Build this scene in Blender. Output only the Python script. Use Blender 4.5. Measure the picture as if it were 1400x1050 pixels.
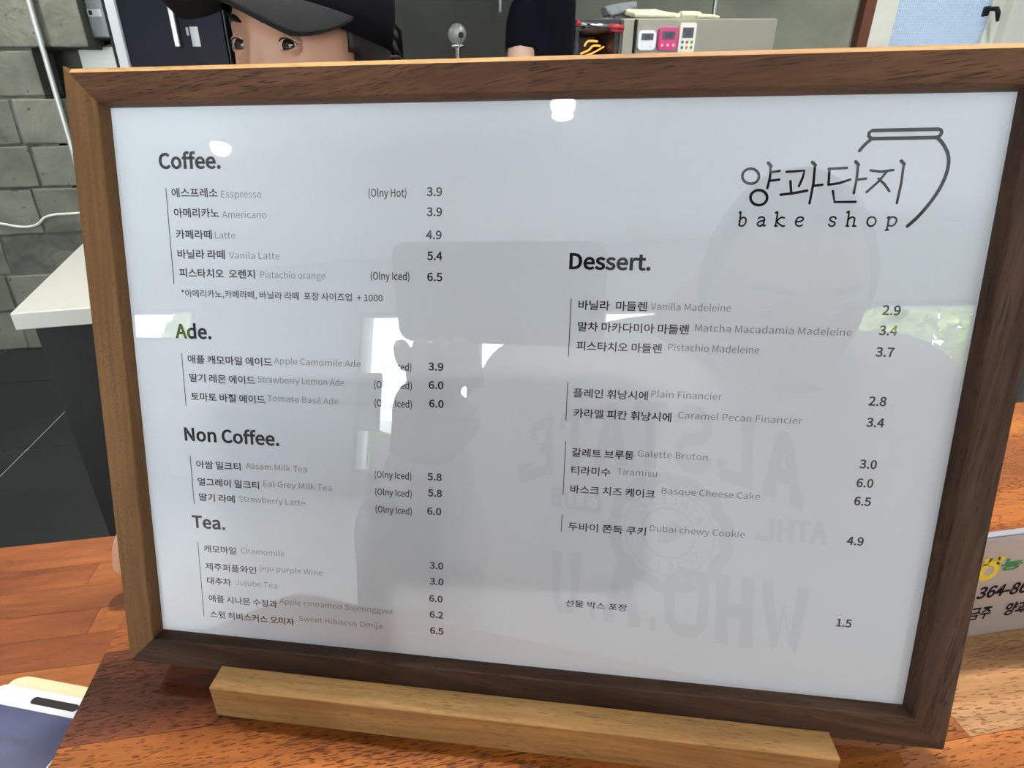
import bpy, bmesh, math, random, os
from mathutils import Vector, Matrix, noise
from mathutils.bvhtree import BVHTree
random.seed(7)
PI = math.pi
for o in list(bpy.data.objects):
    bpy.data.objects.remove(o, do_unlink=True)
scene = bpy.context.scene
COL = scene.collection

# ------------------------------------------------------------------ camera, world, lights, exposure
# Coordinates: metres. z = 0 is the lower edge of the menu frame, +y runs away from the customer,
# x along the counter.  The menu stands turned by -16 degrees on the counter.
cam_d = bpy.data.cameras.new('camera')
cam = bpy.data.objects.new('camera', cam_d); COL.objects.link(cam)
scene.camera = cam
cam_d.sensor_width = 36.0
cam_d.lens = 800.0 / 1400.0 * 36.0
cam_d.shift_x = 53.18 / 1400.0
cam_d.shift_y = -3.78 / 1400.0
cam_d.clip_start = 0.004
cam_d.clip_end = 60
TURN = math.radians(-16)
_r = [Vector((0.9913399895738606, 0.13029510287674406, -0.01637715598132341)),
      Vector((0.04171086779991478, -0.4306714763064267, -0.9015443877055755)),
      Vector((-0.12451999268822637, 0.8930538985203422, -0.4323765786424404))]
_m = Matrix((_r[0], -_r[1], -_r[2])).transposed().to_4x4()
cam.matrix_world = Matrix.Rotation(TURN, 4, 'Z') @ Matrix.Translation((0.0120032, -0.1507888, 0.2107951)) @ _m

w = bpy.data.worlds.new('world'); scene.world = w; w.use_nodes = True
_n = w.node_tree.nodes; _n.clear()
_o = _n.new('ShaderNodeOutputWorld'); _b = _n.new('ShaderNodeBackground')
_b.inputs[0].default_value = (0.86, 0.93, 1.0, 1); _b.inputs[1].default_value = 19.0
w.node_tree.links.new(_b.outputs[0], _o.inputs[0])

scene.view_settings.view_transform = 'Standard'
scene.view_settings.look = 'None'
scene.view_settings.gamma = 1.0
scene.view_settings.use_curve_mapping = False
scene.view_settings.exposure = 0.0
CEIL = 1.62
FLOOR = -0.9
# the ceiling's round downlights: (x, y, power)
LAMPS = [(-2.757, -2.346, 46), (-0.68, -2.50, 46), (1.35, -2.5, 46), (-1.3, 0.80, 13), (0.20, 0.43, 19), (1.6, 0.75, 8),
         (-1.5, 2.62, 20), (1.2, 1.9, 9), (2.9, 2.4, 14), (-4.6, -2.2, 30)]

# ------------------------------------------------------------------ helpers
class Later:
    """objects are linked to the scene all at once at the end, which keeps building fast"""
    def __init__(self): self.items = []; self.objects = self
    def link(self, o): self.items.append(o)
COL = Later()
def setp(o, label=None, cat=None, group=None, kind=None):
    if label: o['label'] = label
    if cat: o['category'] = cat
    if group: o['group'] = group
    if kind: o['kind'] = kind
    return o

def thing(name, label, cat, loc=(0, 0, 0), rot=None, group=None):
    o = bpy.data.objects.new(name, None); COL.objects.link(o)
    o.empty_display_size = 0.02
    o.location = loc
    if rot: o.rotation_euler = rot
    return setp(o, label, cat, group)

def link(name, me, mat=None, parent=None, smooth=False, loc=None, rot=None):
    o = bpy.data.objects.new(name, me); COL.objects.link(o)
    if mat is not None:
        me.materials.clear(); me.materials.append(mat)
    if smooth:
        for p in me.polygons: p.use_smooth = True
    if parent is not None: o.parent = parent
    if loc is not None: o.location = loc
    if rot is not None: o.rotation_euler = rot
    return o

def mesh_of(bm, name='m'):
    me = bpy.data.meshes.new(name)
    bm.normal_update()
    bm.to_mesh(me); bm.free()
    return me

def add_box(bm, x0, x1, y0, y1, z0, z1, bev=0.0, seg=1):
    vs = [bm.verts.new((x, y, z)) for x in (x0, x1) for y in (y0, y1) for z in (z0, z1)]
    idx = ((0, 1, 3, 2), (4, 6, 7, 5), (0, 4, 5, 1), (2, 3, 7, 6), (0, 2, 6, 4), (1, 5, 7, 3))
    fs = [bm.faces.new([vs[i] for i in f]) for f in idx]
    if bev > 0:
        es = set(e for f in fs for e in f.edges)
        bmesh.ops.bevel(bm, geom=list(es), offset=bev, segments=seg, profile=0.6, affect='EDGES')
    return fs

def box(name, x0, x1, y0, y1, z0, z1, mat, parent=None, bev=0.0, seg=1, smooth=False):
    bm = bmesh.new(); add_box(bm, x0, x1, y0, y1, z0, z1, bev, seg)
    return link(name, mesh_of(bm), mat, parent, smooth)

def add_prism(bm, pts, a, b, axis='z'):
    """closed polygon pts extruded from a to b along axis"""
    def P(p, h):
        return {'z': (p[0], p[1], h), 'x': (h, p[0], p[1]), 'y': (p[0], h, p[1])}[axis]
    lo = [bm.verts.new(P(p, a)) for p in pts]; hi = [bm.verts.new(P(p, b)) for p in pts]
    n = len(pts)
    for i in range(n):
        bm.faces.new((lo[i], lo[(i + 1) % n], hi[(i + 1) % n], hi[i]))
    bm.faces.new(lo[::-1]); bm.faces.new(hi)
    bmesh.ops.recalc_face_normals(bm, faces=bm.faces[:])

def add_tube(bm, pts, rads, seg=12, cap=True, squash=None):
    """tube through pts with a radius for each point; squash=(vec,factor) flattens it"""
    pts = [Vector(p) for p in pts]
    if not isinstance(rads, (list, tuple)): rads = [rads] * len(pts)
    rings = []; prev = None
    for i, p in enumerate(pts):
        t = (pts[min(i + 1, len(pts) - 1)] - pts[max(i - 1, 0)]).normalized()
        if prev is None:
            up = Vector((0, 0, 1)) if abs(t.z) < 0.9 else Vector((1, 0, 0))
            a = t.cross(up).normalized()
        else:
            a = (prev - t * prev.dot(t)).normalized()
        prev = a; b = t.cross(a)
        ring = []
        for k in range(seg):
            th = 2 * PI * k / seg
            d = (a * math.cos(th) + b * math.sin(th)) * rads[i]
            if squash: 
                sv = Vector(squash[0]).normalized(); d = d - sv * d.dot(sv) * (1 - squash[1])
            ring.append(bm.verts.new(p + d))
        rings.append(ring)
    for i in range(len(rings) - 1):
        for k in range(seg):
            bm.faces.new((rings[i][k], rings[i][(k + 1) % seg], rings[i + 1][(k + 1) % seg], rings[i + 1][k]))
    if cap:
        bm.faces.new(rings[0][::-1]); bm.faces.new(rings[-1])

def smooth_path(pts, n=6):
    P = [Vector(p) for p in pts]; out = []
    for i in range(len(P) - 1):
        p0 = P[max(i - 1, 0)]; p1 = P[i]; p2 = P[i + 1]; p3 = P[min(i + 2, len(P) - 1)]
        for k in range(n):
            t = k / n
            out.append(0.5 * ((2 * p1) + (p2 - p0) * t + (2 * p0 - 5 * p1 + 4 * p2 - p3) * t * t + (3 * p1 - p0 - 3 * p2 + p3) * t ** 3))
    out.append(P[-1]); return out

def add_ball(bm, c, r, seg=16, rings=10, sc=(1, 1, 1), rot=None):
    m = Matrix.Translation(c) @ (rot.to_4x4() if rot else Matrix.Identity(4)) @ Matrix.Diagonal((sc[0] * r, sc[1] * r, sc[2] * r, 1))
    bmesh.ops.create_uvsphere(bm, u_segments=seg, v_segments=rings, radius=1, matrix=m)

def add_lathe(bm, prof, seg=24, c=(0, 0, 0)):
    rings = []
    for r, z in prof:
        rings.append([bm.verts.new((c[0] + r * math.cos(2 * PI * k / seg), c[1] + r * math.sin(2 * PI * k / seg), c[2] + z)) for k in range(seg)])
    for i in range(len(rings) - 1):
        for k in range(seg):
            bm.faces.new((rings[i][k], rings[i][(k + 1) % seg], rings[i + 1][(k + 1) % seg], rings[i + 1][k]))
    bm.faces.new(rings[0][::-1]); bm.faces.new(rings[-1])

def evaluated_mesh(o):
    scene.collection.objects.link(o)
    dg = bpy.context.evaluated_depsgraph_get()
    me = bpy.data.meshes.new_from_object(o.evaluated_get(dg))
    scene.collection.objects.unlink(o)
    return me

def remeshed(bm, voxel, smooth_it=4):
    """one continuous surface from overlapping limbs"""
    me = mesh_of(bm, 'tmp'); o = bpy.data.objects.new('tmp', me)
    m = o.modifiers.new('r', 'REMESH'); m.mode = 'VOXEL'; m.voxel_size = voxel
    s = o.modifiers.new('s', 'SMOOTH'); s.factor = 0.5; s.iterations = smooth_it
    out = evaluated_mesh(o)
    bpy.data.objects.remove(o, do_unlink=True)
    return out

# ------------------------------------------------------------------ materials
MATS = {}
def nodes(name):
    m = bpy.data.materials.new(name); m.use_nodes = True
    nt = m.node_tree; nt.nodes.clear()
    out = nt.nodes.new('ShaderNodeOutputMaterial')
    MATS[name] = m
    return m, nt, out

def N(nt, typ, **kw):
    n = nt.nodes.new(typ)
    for k, v in kw.items():
        if k.startswith('i_'):
            n.inputs[k[2:].replace('_', ' ')].default_value = v
        else: setattr(n, k, v)
    return n

def pbsdf(nt, out, color=(0.5, 0.5, 0.5), rough=0.5, metal=0.0, spec=0.5, coat=0.0, coat_rough=0.1, emis=None, estr=0.0):
    b = nt.nodes.new('ShaderNodeBsdfPrincipled')
    b.inputs['Base Color'].default_value = (*color, 1)
    b.inputs['Roughness'].default_value = rough
    b.inputs['Metallic'].default_value = metal
    b.inputs['Specular IOR Level'].default_value = spec
    b.inputs['Coat Weight'].default_value = coat
    b.inputs['Coat Roughness'].default_value = coat_rough
    if emis:
        b.inputs['Emission Color'].default_value = (*emis, 1); b.inputs['Emission Strength'].default_value = estr
    nt.links.new(b.outputs[0], out.inputs[0])
    return b

def ramp(nt, stops, interp='LINEAR'):
    r = nt.nodes.new('ShaderNodeValToRGB'); r.color_ramp.interpolation = interp
    e = r.color_ramp.elements
    while len(e) < len(stops): e.new(0.5)
    for i, (p, c) in enumerate(stops):
        e[i].position = p; e[i].color = (*c, 1) if len(c) == 3 else c
    return r

def plain(name, color, rough=0.5, metal=0.0, var=0.06, vscale=30.0, bump=0.0, bscale=200.0, spec=0.5, coat=0.0, emis=None, estr=0.0):
    """one colour with faint mottling and fine relief"""
    m, nt, out = nodes(name)
    b = pbsdf(nt, out, color, rough, metal, spec, coat, 0.08, emis, estr)
    tc = N(nt, 'ShaderNodeTexCoord')
    if var > 0:
        nz = N(nt, 'ShaderNodeTexNoise', i_Scale=vscale, i_Detail=4.0)
        nt.links.new(tc.outputs['Object'], nz.inputs['Vector'])
        r = ramp(nt, [(0.25, tuple(max(0, c * (1 - var)) for c in color)), (0.75, tuple(min(1, c * (1 + var)) for c in color))])
        nt.links.new(nz.outputs['Fac'], r.inputs['Fac']); nt.links.new(r.outputs['Color'], b.inputs['Base Color'])
    if bump > 0:
        nb = N(nt, 'ShaderNodeTexNoise', i_Scale=bscale, i_Detail=5.0)
        nt.links.new(tc.outputs['Object'], nb.inputs['Vector'])
        bp = N(nt, 'ShaderNodeBump', i_Strength=bump, i_Distance=0.001)
        nt.links.new(nb.outputs['Fac'], bp.inputs['Height']); nt.links.new(bp.outputs[0], b.inputs['Normal'])
    return m

def wood(name, dark, mid, light, pore, rough=0.45, coat=0.0, coat_rough=0.1, pore_len=130.0, pore_wid=1500.0, pore_amt=0.6, band=55.0, slant=0.0, bump=0.35, rnd=0.3, spec=0.18):
    """grain runs along the object's own x"""
    m, nt, out = nodes(name)
    b = pbsdf(nt, out, mid, rough, 0, spec, coat, coat_rough)
    L = nt.links.new
    tc = N(nt, 'ShaderNodeTexCoord'); oi = N(nt, 'ShaderNodeObjectInfo')
    add = N(nt, 'ShaderNodeVectorMath', operation='ADD')
    mul = N(nt, 'ShaderNodeMath', operation='MULTIPLY'); mul.inputs[1].default_value = 13.7
    L(oi.outputs['Random'], mul.inputs[0])
    rot = N(nt, 'ShaderNodeMapping'); rot.inputs['Rotation'].default_value = (0, 0, slant)
    L(tc.outputs['Object'], rot.inputs['Vector'])
    L(rot.outputs[0], add.inputs[0]); L(mul.outputs[0], add.inputs[1])
    # slow waviness of the grain
    wn = N(nt, 'ShaderNodeTexNoise', i_Scale=9.0, i_Detail=1.0)
    L(add.outputs[0], wn.inputs['Vector'])
    ws = N(nt, 'ShaderNodeVectorMath', operation='SCALE'); ws.inputs['Scale'].default_value = 0.012
    L(wn.outputs['Color'], ws.inputs[0])
    ad2 = N(nt, 'ShaderNodeVectorMath', operation='ADD'); L(add.outputs[0], ad2.inputs[0]); L(ws.outputs[0], ad2.inputs[1])
    m1 = N(nt, 'ShaderNodeMapping'); m1.inputs['Scale'].default_value = (5.0, band, band); L(ad2.outputs[0], m1.inputs['Vector'])
    n1 = N(nt, 'ShaderNodeTexNoise', i_Scale=1.0, i_Detail=5.0, i_Roughness=0.6); L(m1.outputs[0], n1.inputs['Vector'])
    r1 = ramp(nt, [(0.28, dark), (0.5, mid), (0.72, light)]); L(n1.outputs['Fac'], r1.inputs['Fac'])
    m3 = N(nt, 'ShaderNodeMapping'); m3.inputs['Scale'].default_value = (22.0, band * 11, band * 11); L(ad2.outputs[0], m3.inputs['Vector'])
    n3 = N(nt, 'ShaderNodeTexNoise', i_Scale=1.0, i_Detail=3.0); L(m3.outputs[0], n3.inputs['Vector'])
    r3 = ramp(nt, [(0.3, (0.80,) * 3), (0.7, (1.16,) * 3)]); L(n3.outputs['Fac'], r3.inputs['Fac'])
    mx0 = N(nt, 'ShaderNodeMix', data_type='RGBA', blend_type='MULTIPLY'); mx0.inputs[0].default_value = 1.0
    L(r1.outputs['Color'], mx0.inputs[6]); L(r3.outputs['Color'], mx0.inputs[7])
    # pores: short dark dashes
    m2 = N(nt, 'ShaderNodeMapping'); m2.inputs['Scale'].default_value = (pore_len, pore_wid, pore_wid); L(ad2.outputs[0], m2.inputs['Vector'])
    n2 = N(nt, 'ShaderNodeTexNoise', i_Scale=1.0, i_Detail=1.0); L(m2.outputs[0], n2.inputs['Vector'])
    # pores come in patches
    m4 = N(nt, 'ShaderNodeMapping'); m4.inputs['Scale'].default_value = (20.0, band * 1.7, band * 1.7); L(ad2.outputs[0], m4.inputs['Vector'])
    n4 = N(nt, 'ShaderNodeTexNoise', i_Scale=1.0, i_Detail=2.0); L(m4.outputs[0], n4.inputs['Vector'])
    s4 = N(nt, 'ShaderNodeMath', operation='MULTIPLY_ADD'); s4.inputs[1].default_value = 0.35; s4.inputs[2].default_value = -0.175
    L(n4.outputs['Fac'], s4.inputs[0])
    a4 = N(nt, 'ShaderNodeMath', operation='ADD'); L(n2.outputs['Fac'], a4.inputs[0]); L(s4.outputs[0], a4.inputs[1])
    r2 = ramp(nt, [(0.60, (0, 0, 0)), (0.68, (1, 1, 1))]); L(a4.outputs[0], r2.inputs['Fac'])
    pm = N(nt, 'ShaderNodeMath', operation='MULTIPLY'); pm.inputs[1].default_value = pore_amt; L(r2.outputs['Color'], pm.inputs[0])
    mx = N(nt, 'ShaderNodeMix', data_type='RGBA'); L(pm.outputs[0], mx.inputs[0]); L(mx0.outputs[2], mx.inputs[6]); mx.inputs[7].default_value = (*pore, 1)
    # each piece a little lighter or darker
    hv = N(nt, 'ShaderNodeHueSaturation'); L(mx.outputs[2], hv.inputs['Color'])
    mr = N(nt, 'ShaderNodeMapRange'); mr.inputs['To Min'].default_value = 1 - rnd; mr.inputs['To Max'].default_value = 1 + rnd
    L(oi.outputs['Random'], mr.inputs['Value']); L(mr.outputs[0], hv.inputs['Value'])
    L(hv.outputs[0], b.inputs['Base Color'])
    bp = N(nt, 'ShaderNodeBump', i_Strength=bump, i_Distance=0.0004, invert=True)
    L(r2.outputs['Color'], bp.inputs['Height']); L(bp.outputs[0], b.inputs['Normal'])
    if coat: L(bp.outputs[0], b.inputs['Coat Normal'])
    return m

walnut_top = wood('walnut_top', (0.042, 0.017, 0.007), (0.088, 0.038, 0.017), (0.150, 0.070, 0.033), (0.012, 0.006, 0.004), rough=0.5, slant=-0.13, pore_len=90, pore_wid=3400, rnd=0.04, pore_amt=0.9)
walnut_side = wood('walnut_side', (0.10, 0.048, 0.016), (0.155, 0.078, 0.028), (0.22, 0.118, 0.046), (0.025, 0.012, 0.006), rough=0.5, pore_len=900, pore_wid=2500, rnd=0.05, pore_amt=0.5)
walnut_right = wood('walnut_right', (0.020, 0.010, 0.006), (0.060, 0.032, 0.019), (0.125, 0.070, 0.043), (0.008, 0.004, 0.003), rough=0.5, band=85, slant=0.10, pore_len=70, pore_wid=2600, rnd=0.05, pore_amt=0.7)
stand_wood = wood('stand_wood', (0.24, 0.128, 0.042), (0.37, 0.205, 0.074), (0.47, 0.28, 0.11), (0.07, 0.032, 0.014), rough=0.5, pore_len=200, pore_wid=3000, rnd=0.02, pore_amt=0.55, band=40)
ORANGE = dict(rough=0.45, spec=0.2, coat=0.0, coat_rough=0.15, pore_len=230, pore_wid=1900, rnd=0.10, bump=1.0)
stave_orange = wood('stave_orange', (0.20, 0.055, 0.008), (0.33, 0.10, 0.016), (0.43, 0.155, 0.032), (0.05, 0.012, 0.004), pore_amt=0.75, band=30, **ORANGE)
stave_red = wood('stave_red', (0.025, 0.008, 0.005), (0.10, 0.026, 0.008), (0.25, 0.065, 0.018), (0.02, 0.006, 0.004), pore_amt=0.9, band=28, **ORANGE)  # reddish stave, its colour deepened further to carry the frame's shadow
stave_tan = wood('stave_tan', (0.24, 0.11, 0.04), (0.33, 0.17, 0.075), (0.42, 0.24, 0.12), (0.15, 0.06, 0.03), pore_amt=0.6, band=30, **ORANGE)
stave_brown = wood('stave_brown', (0.16, 0.044, 0.010), (0.25, 0.074, 0.016), (0.33, 0.11, 0.028), (0.08, 0.022, 0.010), pore_amt=0.6, band=22, **ORANGE)
low_a = wood('counter_brown', (0.075, 0.018, 0.005), (0.155, 0.042, 0.010), (0.24, 0.074, 0.019), (0.05, 0.012, 0.006), rough=0.45, spec=0.2, pore_amt=0.35, band=20, rnd=0.12)
low_b = wood('counter_orange', (0.16, 0.045, 0.009), (0.24, 0.076, 0.016), (0.32, 0.112, 0.028), (0.08, 0.02, 0.008), rough=0.45, spec=0.2, pore_amt=0.35, band=20, rnd=0.12)

def concrete(name, a, b_, scale=6.0, bump=0.6, rough=0.9, pits=True):
    m, nt, out = nodes(name); b = pbsdf(nt, out, a, rough, 0, 0.3)
    L = nt.links.new
    tc = N(nt, 'ShaderNodeTexCoord'); oi = N(nt, 'ShaderNodeObjectInfo')
    add = N(nt, 'ShaderNodeVectorMath', operation='ADD')
    mu = N(nt, 'ShaderNodeMath', operation='MULTIPLY'); mu.inputs[1].default_value = 9.1; L(oi.outputs['Random'], mu.inputs[0])
    L(tc.outputs['Object'], add.inputs[0]); L(mu.outputs[0], add.inputs[1])
    n1 = N(nt, 'ShaderNodeTexNoise', i_Scale=scale, i_Detail=8.0, i_Roughness=0.6, i_Distortion=0.5); L(add.outputs[0], n1.inputs['Vector'])
    r = ramp(nt, [(0.3, b_), (0.7, a)]); L(n1.outputs['Fac'], r.inputs['Fac'])
    n2 = N(nt, 'ShaderNodeTexNoise', i_Scale=scale * 9, i_Detail=3.0); L(add.outputs[0], n2.inputs['Vector'])
    rp = ramp(nt, [(0.66, (0, 0, 0)), (0.72, (1, 1, 1))]); L(n2.outputs['Fac'], rp.inputs['Fac'])
    mx = N(nt, 'ShaderNodeMix', data_type='RGBA'); L(r.outputs['Color'], mx.inputs[6]); mx.inputs[7].default_value = (*[c * 0.45 for c in b_], 1)
    if pits:
        pm = N(nt, 'ShaderNodeMath', operation='MULTIPLY'); pm.inputs[1].default_value = 0.8; L(rp.outputs['Color'], pm.inputs[0]); L(pm.outputs[0], mx.inputs[0])
    else: mx.inputs[0].default_value = 0
    L(mx.outputs[2], b.inputs['Base Color'])
    bp = N(nt, 'ShaderNodeBump', i_Strength=bump, i_Distance=0.01); L(n1.outputs['Fac'], bp.inputs['Height']); L(bp.outputs[0], b.inputs['Normal'])
    return m

block_mat = concrete('concrete_block', (0.21, 0.215, 0.175), (0.11, 0.115, 0.095), 5.0, 0.9)
mortar_mat = concrete('mortar', (0.15, 0.155, 0.13), (0.08, 0.082, 0.07), 12.0, 0.6, pits=False)
plaster_dark = concrete('plaster_dark', (0.066, 0.066, 0.058), (0.046, 0.046, 0.041), 3.0, 0.2, pits=False)
plaster_light = concrete('plaster_light', (0.27, 0.275, 0.215), (0.19, 0.195, 0.155), 2.5, 0.25, pits=False)
tile_mat = concrete('floor_tile', (0.018, 0.021, 0.023), (0.012, 0.014, 0.016), 4.0, 0.1, rough=0.42, pits=False)
grout_mat = plain('grout', (0.30, 0.31, 0.32), 0.8)
wall_white = plain('wall_paint', (0.66, 0.67, 0.68), 0.8, var=0.04, vscale=3)
ceiling_mat = plain('ceiling_paint', (0.72, 0.73, 0.75), 0.85, var=0.05, vscale=2)
lobby_floor = plain('lobby_floor', (0.62, 0.62, 0.62), 0.25, var=0.08, vscale=2)
paper_mat = plain('paper', (0.665, 0.695, 0.735), 0.75, var=0.012, vscale=25, bump=0.05, bscale=60)
ink = plain('ink', (0.012, 0.013, 0.016), 0.7, spec=0.1, var=0)
ink_grey = plain('ink_grey', (0.17, 0.175, 0.185), 0.6, var=0)
white_top = plain('white_laminate', (0.52, 0.53, 0.49), 0.35, var=0.02)
white_plastic = plain('white_plastic', (0.52, 0.55, 0.58), 0.3, var=0.01)
cream = plain('cream_plastic', (0.60, 0.49, 0.31), 0.4, var=0.02)
black_plastic = plain('black_plastic', (0.010, 0.010, 0.011), 0.45, spec=0.2, var=0)
black_panel = plain('black_panel', (0.010, 0.010, 0.010), 0.6, var=0)
screen_mat = plain('screen', (0.050, 0.056, 0.11), 0.2, var=0.25, vscale=45, emis=(0.05, 0.06, 0.12), estr=0.25)
screen_ink = plain('screen_ink', (0.012, 0.014, 0.04), 0.3, var=0)
steel = plain('brushed_steel', (0.42, 0.415, 0.38), 0.33, 1.0, var=0.06, vscale=3)
steel_pale = plain('steel_panel', (0.34, 0.33, 0.27), 0.42, 0.35, var=0.08, vscale=4)
chrome = plain('chrome', (0.75, 0.75, 0.74), 0.12, 1.0, var=0)
grey_metal = plain('grey_metal', (0.20, 0.205, 0.21), 0.45, 0.5, var=0.05)
pipe_mat = plain('galvanised_pipe', (0.55, 0.58, 0.57), 0.4, 0.4, var=0.08)
navy_glass = plain('navy_glass', (0.005, 0.007, 0.014), 0.35, var=0.2, vscale=4, spec=0.12)
dark_glass = plain('dark_glass', (0.012, 0.012, 0.012), 0.1, var=0)
oven_dark = plain('oven_dark', (0.035, 0.037, 0.042), 0.45, var=0.1)
red_rubber = plain('red_rubber', (0.45, 0.03, 0.05), 0.5, var=0.05)
glow_mat = plain('glow', (0.9, 0.3, 0.05), 0.5, var=0, emis=(1.0, 0.28, 0.04), estr=2.2)
lamp_mat = plain('lamp_diffuser', (0.9, 0.9, 0.9), 0.5, var=0, emis=(1.0, 0.98, 0.95), estr=30.0)
timer_white = plain('timer_white', (0.80, 0.80, 0.84), 0.35, var=0.01)
timer_pink = plain('timer_pink', (0.62, 0.06, 0.22), 0.35, var=0.02)
timer_cream = plain('timer_cream', (0.78, 0.76, 0.64), 0.35, var=0.01)
lcd = plain('lcd', (0.10, 0.11, 0.14), 0.2, var=0.1)
btn_blue = plain('button_blue', (0.05, 0.18, 0.50), 0.4, var=0)
btn_red = plain('button_red', (0.65, 0.08, 0.03), 0.4, var=0)
btn_green = plain('button_green', (0.04, 0.35, 0.12), 0.4, var=0)
btn_orange = plain('button_orange', (0.75, 0.28, 0.05), 0.4, var=0)
btn_pink = plain('button_pink', (0.80, 0.45, 0.55), 0.4, var=0)
glove_mat = plain('glove_cotton', (0.72, 0.74, 0.52), 0.9, var=0.08, vscale=60, bump=0.4, bscale=600)
cloth_grey = plain('cloth_grey', (0.22, 0.235, 0.25), 0.9, var=0.15, vscale=40, bump=0.4, bscale=400)
brown_trim = plain('brown_trim', (0.13, 0.042, 0.02), 0.5, var=0.15)
door_white = plain('door_paint', (0.68, 0.69, 0.61), 0.45, var=0.03)
skin_mat = plain('skin', (0.52, 0.285, 0.185), 0.48, var=0.06, vscale=25, bump=0.06, bscale=500)
skin_mat2 = plain('skin_pale', (0.55, 0.36, 0.27), 0.5, var=0.05)
hair_mat = plain('hair', (0.009, 0.007, 0.007), 0.5, spec=0.25, var=0.2, vscale=200)
cap_mat = plain('cap_twill', (0.020, 0.020, 0.022), 0.9, spec=0.12, var=0.12, vscale=90, bump=0.3, bscale=1200)
cap_crown = plain('cap_crown', (0.008, 0.008, 0.010), 0.95, spec=0.06, var=0.1, vscale=60, bump=0.3, bscale=1200)
cap_dark = plain('cap_underside', (0.008, 0.008, 0.009), 0.9, var=0.1)
black_cloth = plain('black_cloth', (0.004, 0.005, 0.008), 0.95, spec=0.06, var=0.1, bump=0.2, bscale=300)
eye_white = plain('eye_white', (0.62, 0.56, 0.52), 0.12, var=0.03)
iris_mat = plain('iris', (0.020, 0.010, 0.006), 0.08, var=0.1)
lip_mat = plain('lip', (0.42, 0.13, 0.11), 0.5, var=0.05)
sweat_mat = plain('sweatshirt_cotton', (0.78, 0.77, 0.76), 0.95, var=0.05, vscale=20, bump=0.5, bscale=120)
print_mat = plain('shirt_print', (0.06, 0.05, 0.07), 0.9, var=0.1)
denim = plain('denim', (0.03, 0.045, 0.09), 0.9, var=0.2)
shoe_mat = plain('shoe', (0.4, 0.4, 0.4), 0.7)
phone_mat = plain('phone_body', (0.03, 0.03, 0.035), 0.25, var=0)
leaf_mat = plain('leaf', (0.42, 0.50, 0.16), 0.6, var=0.4, vscale=1.5)
bark = plain('bark', (0.10, 0.07, 0.05), 0.9, var=0.3)
pave_mat = plain('pavement', (0.55, 0.55, 0.54), 0.9, var=0.1, vscale=1)
sign_mat = plain('sign_plate', (0.50, 0.48, 0.475), 0.38, 0.35, var=0.05, vscale=12)
sign_edge = plain('sign_edge', (0.35, 0.36, 0.42), 0.15, 0.2, var=0)
bank_green = plain('bank_green', (0.03, 0.26, 0.09), 0.5, var=0)
bank_yellow = plain('bank_yellow', (0.85, 0.62, 0.03), 0.5, var=0)
white_cable = plain('white_cable', (0.62, 0.62, 0.58), 0.5, var=0)
label_mat = plain('label_paper', (0.55, 0.57, 0.60), 0.6, var=0.08, vscale=40)
cabinet_mat = plain('cabinet_laminate', (0.30, 0.30, 0.29), 0.6, var=0.05)

def clear_pane(name, tint=(1, 1, 1), refl=2.0, rough=0.0):
    """thin clear sheet: see-through plus the mirror reflection of both of its faces"""
    m, nt, out = nodes(name); L = nt.links.new
    tr = N(nt, 'ShaderNodeBsdfTransparent'); tr.inputs[0].default_value = (*tint, 1)
    gl = N(nt, 'ShaderNodeBsdfGlossy'); gl.inputs['Roughness'].default_value = rough
    fr = N(nt, 'ShaderNodeFresnel'); fr.inputs['IOR'].default_value = 1.49
    ge = N(nt, 'ShaderNodeNewGeometry')
    inv = N(nt, 'ShaderNodeMath', operation='SUBTRACT'); inv.inputs[0].default_value = 1.0; L(ge.outputs['Backfacing'], inv.inputs[1])
    mu = N(nt, 'ShaderNodeMath', operation='MULTIPLY'); mu.inputs[1].default_value = refl; L(fr.outputs[0], mu.inputs[0])
    m2 = N(nt, 'ShaderNodeMath', operation='MULTIPLY', use_clamp=True); L(mu.outputs[0], m2.inputs[0]); L(inv.outputs[0], m2.inputs[1])
    mx = N(nt, 'ShaderNodeMixShader'); L(m2.outputs[0], mx.inputs[0]); L(tr.outputs[0], mx.inputs[1]); L(gl.outputs[0], mx.inputs[2])
    L(mx.outputs[0], out.inputs[0]); return m
acrylic = clear_pane('acrylic_sheet', (0.98, 0.985, 0.99), 2.0)
window_glass = clear_pane('window_glass', (0.93, 0.95, 0.94), 1.8)

def frosted():
    m, nt, out = nodes('frosted_glass'); L = nt.links.new
    tl = N(nt, 'ShaderNodeBsdfTranslucent'); tl.inputs[0].default_value = (0.66, 0.72, 0.78, 1)
    df = N(nt, 'ShaderNodeBsdfPrincipled'); df.inputs['Base Color'].default_value = (0.30, 0.36, 0.45, 1); df.inputs['Roughness'].default_value = 0.3
    mx = N(nt, 'ShaderNodeMixShader'); mx.inputs[0].default_value = 0.5
    L(tl.outputs[0], mx.inputs[1]); L(df.outputs[0], mx.inputs[2]); L(mx.outputs[0], out.inputs[0])
    # pressed pattern of small bumps
    tc = N(nt, 'ShaderNodeTexCoord'); v = N(nt, 'ShaderNodeTexVoronoi', i_Scale=70.0, i_Randomness=0.15)
    L(tc.outputs['Object'], v.inputs['Vector'])
    bp = N(nt, 'ShaderNodeBump', i_Strength=0.8, i_Distance=0.01); L(v.outputs['Distance'], bp.inputs['Height'])
    L(bp.outputs[0], df.inputs['Normal']); L(bp.outputs[0], tl.inputs['Normal'])
    r = ramp(nt, [(0.1, (0.24, 0.27, 0.305)), (0.6, (0.33, 0.36, 0.39))]); L(v.outputs['Distance'], r.inputs['Fac']); L(r.outputs['Color'], tl.inputs['Color'])
    return m
frost = frosted()

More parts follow.
